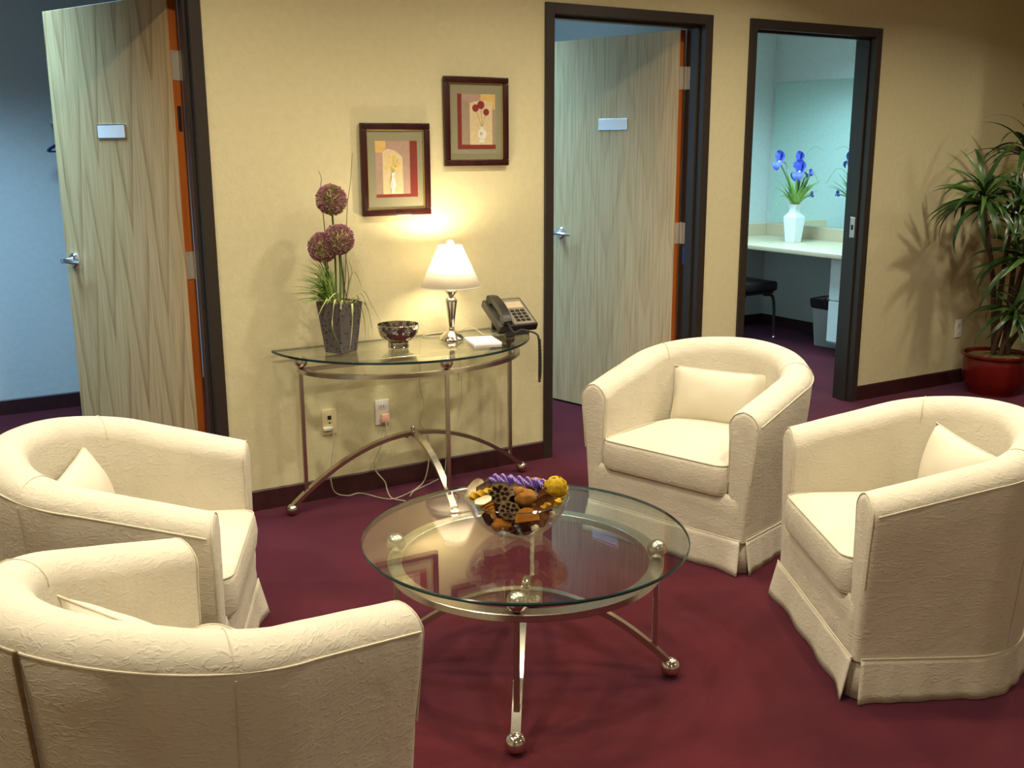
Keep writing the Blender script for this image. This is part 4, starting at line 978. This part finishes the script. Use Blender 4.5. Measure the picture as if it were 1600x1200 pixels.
for pts in ([(0.02, 0, 0.2), (0.035, 0, 0.36), (0.042, 0.0, 0.46), (0.052, 0, 0.60), (0.070, 0, 0.70), (0.082, 0, 0.81)], [(-0.03, 0.02, 0.2), (-0.04, 0.025, 0.5), (-0.052, 0.02, 0.66), (-0.047, 0.02, 0.71), (-0.058, 0.02, 0.742)],
            [(0.03, 0.01, 0.2), (0.05, 0.01, 0.30), (0.038, 0.005, 0.40)], [(0.035, 0.0, 0.2), (0.022, -0.005, 0.30), (0.03, -0.005, 0.42)]):
    bm = bmnew(); tube(bm, spline(pts, 6), lambda q: 0.0022-0.0014*q, 6); obj('twig', bm, 'twig_brown', t)
def blade_bm(pts, wd, n=8):
    bm = bmnew(); P = spline(pts, n); L = []; 
    for i, p in enumerate(P):
        q = i/(len(P)-1); tg = (P[min(i+1, len(P)-1)]-P[max(i-1, 0)]).normalized(); sd = tg.cross(Vector((0, 0, 1)))
        if sd.length < 1e-3: sd = Vector((1, 0, 0))
        sd.normalize(); w_ = wd*min(1, 0.5+q*3)*(1-q**3*0.93)/2; up_ = sd.cross(tg).normalized()
        L.append((bm.verts.new(p-sd*w_), bm.verts.new(p-up_*w_*0.5), bm.verts.new(p+sd*w_)))
    for a_, b_ in zip(L, L[1:]):
        for k in range(2): bm.faces.new((a_[k], a_[k+1], b_[k+1], b_[k]))
    return bm
rn = random.Random(11)
VR, VF = Vector((_r0.x, _r0.y, 0)), Vector((math.sin(YAW), math.cos(YAW), 0))
for k in range(95):      # spiky tuft to the left and behind
    az = rn.gauss(PI, 0.75); d = VR*math.cos(az)+VF*math.sin(az)*0.75; b0 = Vector((-0.028, -0.006, 0.200)) + Vector((rn.uniform(-.025, .025), rn.uniform(-.02, .02), 0))
    ln = rn.uniform(0.10, 0.20); el = rn.uniform(0.05, 1.30); tip = b0+d*ln*math.cos(el)+Vector((0, 0, ln*math.sin(el)*1.15)); mid = b0+d*ln*0.42*math.cos(el)+Vector((0, 0, ln*0.72*math.sin(el)+0.02))
    if tip.y > 0.185: tip.y = 0.185
    obj('grass_blade', blade_bm([b0, mid, tip], 0.0100), 'grass_green' if k % 5 else 'grass_pale', t, 60)
TR = [((-0.012, -0.04), (-0.062, -0.115, 0.236), (-0.080, -0.118, 0.13), (-0.045, -0.115, 0.035)), ((0.02, -0.05), (0.014, -0.105, 0.21), (0.008, -0.110, 0.12), (0.002, -0.090, 0.018)),
      ((0.04, -0.01), (0.085, -0.02, 0.245), (0.115, -0.03, 0.17), (0.130, -0.035, 0.075)), ((0.045, 0.0), (0.10, -0.01, 0.25), (0.14, -0.02, 0.18), (0.175, -0.03, 0.105)),
      ((0.04, -0.02), (0.075, -0.06, 0.225), (0.105, -0.07, 0.15), (0.120, -0.075, 0.055)), ((0.03, 0.02), (0.075, 0.03, 0.32), (0.10, 0.03, 0.30), (0.115, 0.03, 0.25)),
      ((0.03, 0.0), (0.055, 0, 0.30), (0.06, 0, 0.34), (0.045, 0, 0.385)), ((-0.03, -0.03), (-0.07, -0.07, 0.235), (-0.105, -0.085, 0.21), (-0.135, -0.09, 0.155)), ((-0.05, 0.0), (-0.09, -0.01, 0.23), (-0.13, -0.02, 0.20), (-0.16, -0.02, 0.145)),
      ((0.0, -0.05), (0.03, -0.085, 0.235), (0.045, -0.09, 0.205), (0.062, -0.095, 0.165)), ((0.01, -0.05), (-0.02, -0.09, 0.23), (-0.032, -0.098, 0.20), (-0.025, -0.10, 0.165)), ((0.045, -0.03), (0.08, -0.05, 0.215), (0.098, -0.06, 0.13), (0.095, -0.065, 0.05)),
      ((-0.02, -0.03), (-0.035, -0.075, 0.255), (-0.07, -0.10, 0.25), (-0.10, -0.11, 0.215)), ((0.03, -0.04), (0.06, -0.075, 0.22), (0.085, -0.085, 0.195), (0.10, -0.088, 0.165)), ((0.05, 0.02), (0.09, 0.03, 0.23), (0.12, 0.03, 0.13), (0.125, 0.03, 0.02))]
for k, (b0, a_, b_, c_) in enumerate(TR):
    obj('trailing_blade', blade_bm([(b0[0], b0[1], 0.195), a_, b_, c_], 0.0085), 'grass_pale', t, 60)

# ------------------------------------------------------------------ potted dracaena
PC = Vector((3.20, -0.31, 0))
t = thing('potted_dracaena', PC, 0, 'dracaena with arching strap leaves in a glossy red pot in the corner', 'plant')
bm = bmnew(); lathe(bm, fine([(0.0, 0.0), (0.135, 0.0), (0.145, 0.01), (0.175, 0.07), (0.192, 0.14), (0.195, 0.20), (0.190, 0.232)])+[(0.203, 0.238), (0.209, 0.246), (0.207, 0.256), (0.198, 0.260), (0.186, 0.255), (0.180, 0.22)], 56); obj('pot', bm, 'red_ceramic', t, 50)
bm = bmnew(); sphere(bm, (0, 0, 0.225), 0.182, 28, 12, (1, 1, 0.16), fn=lump(8, 0.15)); obj('moss', bm, 'moss', t)
def leaf_bm(L, wd, droop):
    bm = bmnew(); n = 10; rows = []; p = Vector((0, 0, 0)); a = 0.0
    for i in range(n+1):
        q = i/n; w_ = wd/2*min(1, 0.45+q*2.2)*(1-q**2.4*0.96)
        rows.append((p.copy(), w_, a))
        a = -droop*(q**1.1); p = p+Vector((math.cos(a), 0, math.sin(a)))*(L/n)
    vs = []
    for p_, w_, a in rows:
        vs.append((bm.verts.new(p_+Vector((0, -w_, 0.25*w_))), bm.verts.new(p_-Vector((0, 0, 0.15*w_))), bm.verts.new(p_+Vector((0, w_, 0.25*w_)))))
    for a_, b_ in zip(vs, vs[1:]):
        for k in range(2): bm.faces.new((a_[k], a_[k+1], b_[k+1], b_[k]))
    return bm
LEAVES = []
for L, wd, dr, m_ in ((0.34, 0.030, 1.5, 'plant_leaf'), (0.38, 0.032, 2.0, 'plant_leaf'), (0.30, 0.030, 1.1, 'plant_leaf_light'), (0.36, 0.034, 2.5, 'plant_leaf'), (0.26, 0.026, 0.7, 'plant_leaf_light')):
    bm = leaf_bm(L, wd, dr); me = bpy.data.meshes.new('leaf'); bm.to_mesh(me); bm.free(); me.materials.append(M[m_])
    me.polygons.foreach_set('use_smooth', [True]*len(me.polygons)); LEAVES.append((me, L, dr))
rn = random.Random(21)
def rosette(c, axis, n, size=1.0):
    c = Vector(c); axis = Vector(axis).normalized(); Q = Vector((0, 0, 1)).rotation_difference(axis).to_matrix().to_4x4(); made = 0; tries = 0
    while made < n and tries < n*6:
        tries += 1; q = made/n
        el = R(rn.uniform(62, 80)) if q > 0.75 else R(rn.uniform(5, 58)); az = rn.uniform(0, 2*PI)
        k = rn.choice((0, 1, 3)) if q < 0.5 else rn.choice((0, 1, 2, 2, 4)); me, L, dr = LEAVES[k]; s = size*rn.uniform(0.8, 1.15)
        Mx = Matrix.Translation(c + axis*(0.09*size*q)) @ Q @ Matrix.Rotation(az, 4, 'Z') @ Matrix.Rotation(-el, 4, 'Y') @ Matrix.Rotation(rn.uniform(-0.3, 0.3), 4, 'X') @ Matrix.Scale(s, 4)
        ok = True
        for v in me.vertices:
            p = PC + Mx @ v.co
            if p.y > -0.015 or p.x > 3.675 or p.z < 0.27: ok = False; break
        if not ok: continue
        o = bpy.data.objects.new('leaf', me); COL.objects.link(o); o.parent = t; o.matrix_local = Mx; made += 1
ROS = [((-0.02, -0.08, 1.42), (0.15, -0.1, 1), 46, 1.15), ((-0.34, -0.05, 1.18), (-0.5, -0.25, 1), 48, 1.05), ((-0.06, -0.16, 0.82), (-0.25, -0.5, 1), 50, 1.2), ((0.20, -0.05, 1.10), (0.5, -0.3, 1), 34, 1.05), ((-0.02, -0.10, 0.50), (-0.3, -0.5, 1), 26, 0.95), ((0.24, -0.20, 0.50), (0.6, -0.5, 1), 24, 0.85), ((-0.16, -0.12, 1.12), (-0.2, -0.5, 0.8), 34, 0.95)]
for i, (c, ax, n_, s_) in enumerate(ROS):
    rosette(c, ax, n_, s_)
    b0 = Vector((0.045*math.cos(i*1.3), 0.045*math.sin(i*1.3)-0.02, 0.22)); c = Vector(c)
    md = b0.lerp(c, 0.5)+Vector((0.03*math.sin(i), 0.0, 0.06))
    bm = bmnew(); tube(bm, spline([b0, b0.lerp(md, 0.5)+Vector((0, 0, 0.03)), md, c, c+Vector(ax).normalized()*0.06], 6), lambda q: 0.017-0.005*q, 9); obj('trunk', bm, 'plant_trunk', t, 60)

# ------------------------------------------------------------------ right office: counter, mirror, vase, stool, bin
ZC = 0.782
t = thing('vanity_counter', (3.46, 1.28, 0), 0, 'beige laminate counter with backsplash in the right office', 'counter')
bm = bmnew(); box(bm, -0.385, 0.386, -1.10, 1.118, ZC-0.04, ZC, 0.012, 3); obj('worktop', bm, 'laminate_counter', t)
bm = bmnew(); box(bm, 0.366, 0.386, -1.10, 1.118, ZC-0.002, 0.885, 0.003, 1); obj('backsplash', bm, 'laminate_counter', t)
bm = bmnew(); box(bm, -0.35, 0.366, 1.099, 1.118, ZC-0.002, 0.885, 0.003, 1); obj('end_splash', bm, 'laminate_counter', t)
t = thing('drawer_pedestal', (3.46, 0.72, 0), 0, 'white drawer pedestal hung under the beige counter', 'cabinet')
bm = bmnew(); box(bm, -0.24, 0.37, -0.38, 0.36, 0.10, ZC-0.041, 0.002, 1); obj('carcass', bm, 'white_laminate', t)
for z0, z1 in ((0.115, 0.415), (0.425, 0.725)):
    bm = bmnew(); box(bm, -0.258, -0.240, -0.375, 0.357, z0, z1, 0.002, 1); dr = obj('drawer_front', bm, 'white_laminate', t)
    bm = bmnew(); tube(bm, spline([(-0.258, -0.06, z1-0.06), (-0.280, -0.05, z1-0.06), (-0.280, 0.05, z1-0.06), (-0.258, 0.06, z1-0.06)], 5), 0.004, 8); obj('handle', bm, 'satin_chrome', dr)
t = thing('wall_mirror', (3.846, 1.28, 1.465), 0, 'large frameless mirror above the counter backsplash', 'mirror')
bm = bmnew(); box(bm, -0.006, -0.001, -1.10, 1.085, -0.578, 0.578, 0.001, 1); obj('mirror_plate', bm, 'mirror_silver', t)
bm = bmnew(); box(bm, -0.010, -0.0005, -1.10, 1.085, -0.586, -0.575, 0.001, 1); obj('channel', bm, 'satin_chrome', t)
# framed board on the partition seen in the mirror
t = thing('wall_board', (2.30, 2.399, 1.55), 0, 'pale framed board on the back wall of the right office', 'board')
bm = bmnew(); box(bm, -0.30, 0.30, -0.012, -0.001, -0.45, 0.45); obj('panel', bm, 'white_laminate', t)
bm = bmnew()
for a_, b_, c_, d_ in ((-0.32, 0.32, 0.43, 0.46), (-0.32, 0.32, -0.46, -0.43), (-0.32, -0.29, -0.43, 0.43), (0.29, 0.32, -0.43, 0.43)): box(bm, a_, b_, -0.02, -0.001, c_, d_, 0.003, 1)
obj('frame', bm, 'grey_plastic', t)
# vase with irises
t = thing('iris_vase', (3.49, 1.74, ZC), 0, 'white square-shouldered vase of blue irises on the office counter', 'vase')
bm = bmnew(); rings = []
for hw, z in ((0.045, 0.0), (0.048, 0.004), (0.066, 0.195), (0.064, 0.205), (0.036, 0.240), (0.032, 0.265), (0.040, 0.298), (0.043, 0.302), (0.034, 0.302), (0.028, 0.265)):
    ring = []; c_ = hw*0.22
    for sx, sy in ((1, 1), (-1, 1), (-1, -1), (1, -1)):
        a_, b_ = Vector((sx*(hw-c_), sy*hw, z)), Vector((sx*hw, sy*(hw-c_), z))
        for p in ((b_, a_) if sx*sy > 0 else (a_, b_)): ring.append(bm.verts.new(p))
    rings.append(ring)
for a_, b_ in zip(rings, rings[1:]):
    for k in range(8): bm.faces.new((a_[k], a_[(k+1) % 8], b_[(k+1) % 8], b_[k]))
bm.faces.new(rings[0][::-1]); bm.faces.new(rings[-1]); obj('vase_body', bm, 'white_ceramic', t, 30)
def petal_bm(L, wd, droop):
    bm = bmnew(); rows = []; p = Vector((0, 0, 0)); a = 0.6
    for i in range(7):
        q = i/6; w_ = wd/2*math.sin(PI*min(1, 0.12+q*0.86))**0.7; rows.append([bm.verts.new(p+Vector((0, s*w_, 0.15*w_*abs(s)))) for s in (-1, -0.5, 0, 0.5, 1)]); a -= droop/6; p = p+Vector((math.cos(a), 0, math.sin(a)))*L/6
    for a_, b_ in zip(rows, rows[1:]):
        for k in range(4): bm.faces.new((a_[k], a_[k+1], b_[k+1], b_[k]))
    return bm
def iris(p, s, b0):
    p = Vector(p); bm = bmnew(); tube(bm, spline([b0, Vector(b0).lerp(p, 0.5)+Vector((0.01, 0, 0.02)), p], 6), 0.004, 6); obj('stem', bm, 'stem_green', t)
    bm = bmnew(); sphere(bm, p, 0.013*s, 12, 8); fl = obj('bloom', bm, 'iris_gold', t)
    for k in range(6):
        o = obj('petal', petal_bm(0.075*s, 0.062*s, 2.6 if k % 2 == 0 else -1.0), 'iris_blue', fl, 70); o.matrix_local = Matrix.Translation(p) @ Matrix.Rotation(k*PI/3+s, 4, 'Z') @ Matrix.Rotation(0 if k % 2 == 0 else R(-35), 4, 'Y')
iris((-0.19, 0.0, 0.625), 1.35, (-0.01, 0, 0.29)); iris((0.012, -0.02, 0.545), 1.5, (0.0, -0.01, 0.29)); iris((0.060, 0.03, 0.625), 1.25, (0.01, 0.01, 0.29)); iris((0.20, 0.02, 0.365), 0.45, (0.02, 0, 0.29)); iris((0.10, -0.05, 0.54), 0.5, (0.02, -0.01, 0.29))
rn = random.Random(5)
for k in range(48):
    az = rn.uniform(0, 2*PI); b0 = Vector((0.012*math.cos(az), 0.012*math.sin(az), 0.285)); ln = rn.uniform(0.10, 0.30); el = rn.uniform(0.5, 1.4)
    d = Vector((math.cos(az), math.sin(az), 0)); tip = b0+d*ln*math.cos(el)+Vector((0, 0, ln*math.sin(el))); md = b0.lerp(tip, 0.5)+Vector((0, 0, 0.03))
    if tip.x > 0.33: continue
    obj('leaf', blade_bm([b0, md, tip], 0.019), 'grass_green', t, 60)
for pts in ([(0, 0, 0.29), (0.05, 0, 0.62), (0.16, 0, 0.74), (0.28, 0, 0.72)], [(0, 0, 0.29), (0.08, 0.02, 0.50), (0.20, 0.04, 0.57), (0.31, 0.05, 0.45)], [(0, 0, 0.29), (-0.10, 0, 0.37), (-0.20, -0.02, 0.33), (-0.29, -0.03, 0.24)]):
    bm = bmnew(); tube(bm, spline(pts, 8), lambda q: 0.0028-0.0016*q, 6); obj('grass_stem', bm, 'grass_green', t)
# stool
t = thing('padded_stool', (3.16, 1.98, 0), 0, 'black leather stool with curved metal legs under the office counter', 'stool')
bm = bmnew(); box(bm, -0.225, 0.225, -0.215, 0.215, 0.395, 0.475, 0.03, 4); obj('seat_pad', bm, 'black_leather', t, 60)
bm = bmnew(); box(bm, -0.20, 0.20, -0.19, 0.19, 0.375, 0.397, 0.004, 1); obj('seat_rail', bm, 'black_plastic', t)
for sx in (-1, 1):
    for sy in (-1, 1):
        bm = bmnew(); tube(bm, spline([(sx*0.10, sy*0.18, 0.372), (sx*0.18, sy*0.185, 0.36), (sx*0.205, sy*0.19, 0.30), (sx*0.212, sy*0.195, 0.15), (sx*0.216, sy*0.198, 0.02)], 6), 0.0125, 10)
        lg = obj('leg', bm, 'black_plastic', t); bm = bmnew(); lathe(bm, [(0, 0), (0.017, 0), (0.018, 0.022), (0.013, 0.028), (0.0135, 0.05)], 14, Matrix.Translation((sx*0.216, sy*0.198, 0))); obj('glide', bm, 'satin_chrome', lg)
# waste bin
t = thing('waste_bin', (3.555, 1.325, 0), R(8), 'grey plastic waste bin with black liner beside the white pedestal', 'bin')
bm = bmnew(); rings = []
for hx, hy, z in ((0.085, 0.115, 0.0), (0.09, 0.12, 0.004), (0.112, 0.150, 0.36), (0.116, 0.154, 0.365), (0.110, 0.148, 0.365), (0.086, 0.115, 0.012)):
    rings.append([bm.verts.new((q.x, q.y, z)) for q in outline(hx, -hy, hy, 0.03, 0.03, 5)])
for a_, b_ in zip(rings, rings[1:]):
    for k in range(len(a_)): bm.faces.new((a_[k], a_[(k+1) % len(a_)], b_[(k+1) % len(a_)], b_[k]))
bm.faces.new(rings[0][::-1]); bm.faces.new(rings[-1]); obj('bin_body', bm, 'grey_plastic', t, 50)
bm = bmnew(); rings = []
for hx, hy, z in ((0.112, 0.150, 0.30), (0.117, 0.155, 0.335), (0.120, 0.158, 0.371), (0.108, 0.146, 0.373), (0.100, 0.13, 0.25)):
    rings.append([bm.verts.new((q.x*(1+0.01*math.sin(k*2.1)), q.y*(1+0.01*math.sin(k*1.7)), z+(0.006*math.sin(k*1.3) if z < 0.34 else 0))) for k, q in enumerate(outline(hx+0.004, -hy-0.004, hy+0.004, 0.03, 0.03, 5))])
for a_, b_ in zip(rings, rings[1:]):
    for k in range(len(a_)): bm.faces.new((a_[k], a_[(k+1) % len(a_)], b_[(k+1) % len(a_)], b_[k]))
obj('liner', bm, 'black_bag', t, 60)

# ------------------------------------------------------------------ left office: swivel chair foot, hangers; middle office: rail, chair
def swivel(name, loc, rz, label, spoke_m, seat_m, base_rot=0.0):
    t = thing(name, loc, rz, label, 'office chair')
    bm = bmnew(); lathe(bm, [(0.0, 0.05), (0.05, 0.055), (0.045, 0.12), (0.028, 0.14), (0.026, 0.40), (0, 0.41)], 20); obj('gas_column', bm, 'black_plastic', t)
    for k in range(5):
        Rz = Matrix.Rotation(2*PI*k/5+base_rot, 4, 'Z')
        bm = bmnew(); tube(bm, [Rz @ Vector(p) for p in ((0.03, 0, 0.105), (0.16, 0, 0.092), (0.30, 0, 0.078))], 0, rect=(0.042, 0.030)); sp_ = obj('spoke', bm, spoke_m, t)
        bm = bmnew()
        for s in (-1, 1): lathe(bm, [(0, -0.009), (0.022, -0.009), (0.026, -0.005), (0.026, 0.005), (0.022, 0.009), (0, 0.009)], 18, Rz @ Matrix.Translation((0.285, s*0.016, 0.0262)) @ Matrix.Rotation(PI/2, 4, 'X'))
        lathe(bm, [(0.006, 0.03), (0.006, 0.072)], 8, Rz @ Matrix.Translation((0.285, 0, 0))); obj('caster', bm, 'black_plastic', sp_)
    bm = bmnew(); box(bm, -0.23, 0.23, -0.22, 0.22, 0.405, 0.485, 0.03, 3); obj('seat', bm, seat_m, t, 60)
    bm = bmnew(); box(bm, -0.035, 0.035, 0.20, 0.225, 0.40, 0.66, 0.006, 2); obj('back_bar', bm, 'black_plastic', t)
    bm = bmnew(); box(bm, -0.20, 0.20, 0.185, 0.245, 0.60, 0.92, 0.028, 3); obj('backrest', bm, seat_m, t, 60)
    return t
swivel('swivel_chair', (-1.555, 2.070, 0), 0, 'swivel chair behind the leftmost oak door, one caster showing', 'steel_blue_plastic', 'black_leather', math.atan2(0.10, -0.27))
t = thing('coat_rail', (-1.70, 2.40, 1.66), 0, 'white metal coat rail on the left office wall', 'rail')
bm = bmnew(); tube(bm, [(-0.13, -0.10, 0.02), (0.55, -0.10, 0.02)], 0.008, 10); obj('rod', bm, 'white_plastic', t)
for x in (-0.125, 0.54):
    bm = bmnew(); box(bm, x-0.006, x+0.006, -0.11, 0.0, 0.012, 0.028, 0.002, 1); obj('bracket', bm, 'white_plastic', t)
for x, m_, lab in ((-1.675, 'navy_plastic', 'navy coat hanger on the rail behind the leftmost oak door'), (-1.585, 'pp_cream', 'pale wooden coat hanger next to the navy one')):
    t = thing('coat_hanger', (x, 2.30, 1.68), R(14), lab, 'hanger', 'coat hangers in the left office')
    bm = bmnew(); tube(bm, spline([(0, 0.012, -0.002), (0, 0.010, 0.008), (0, 0, 0.0125), (0, -0.011, 0.006), (0, -0.009, -0.02), (0, 0, -0.045), (0, 0, -0.07)], 5), 0.002, 6); obj('hook', bm, 'satin_chrome', t)
    bm = bmnew(); tube(bm, spline([(-0.205, 0.0, -0.165), (-0.19, 0, -0.145), (-0.10, 0, -0.10), (0, 0, -0.068), (0.10, 0, -0.10), (0.19, 0, -0.145), (0.205, 0, -0.165)], 5), 0, rect=(0.014, 0.020), up=(0, 1, 0)); obj('shoulder_bar', bm, m_, t)
    bm = bmnew(); tube(bm, [(-0.198, 0, -0.163), (0.198, 0, -0.163)], 0.005, 8); obj('trouser_bar', bm, m_, t)
t = thing('wall_shelf', (1.249, 1.55, 1.61), 0, 'pale shelf rail on the wall of the middle office', 'shelf')
bm = bmnew(); box(bm, -0.06, -0.0005, -0.65, 0.80, 0.0, 0.018, 0.002, 1); obj('board', bm, 'white_laminate', t)
for y in (-0.5, 0.1, 0.7):
    bm = bmnew(); prism(bm, [(-0.05, 0.0), (-0.001, 0.0), (-0.001, -0.06)], y-0.004, y+0.004); obj('bracket', bm, 'satin_chrome', t)
swivel('swivel_chair', (0.93, 1.62, 0), 0.25, 'swivel chair with chrome base glimpsed behind the middle oak door', 'satin_chrome', 'black_leather')
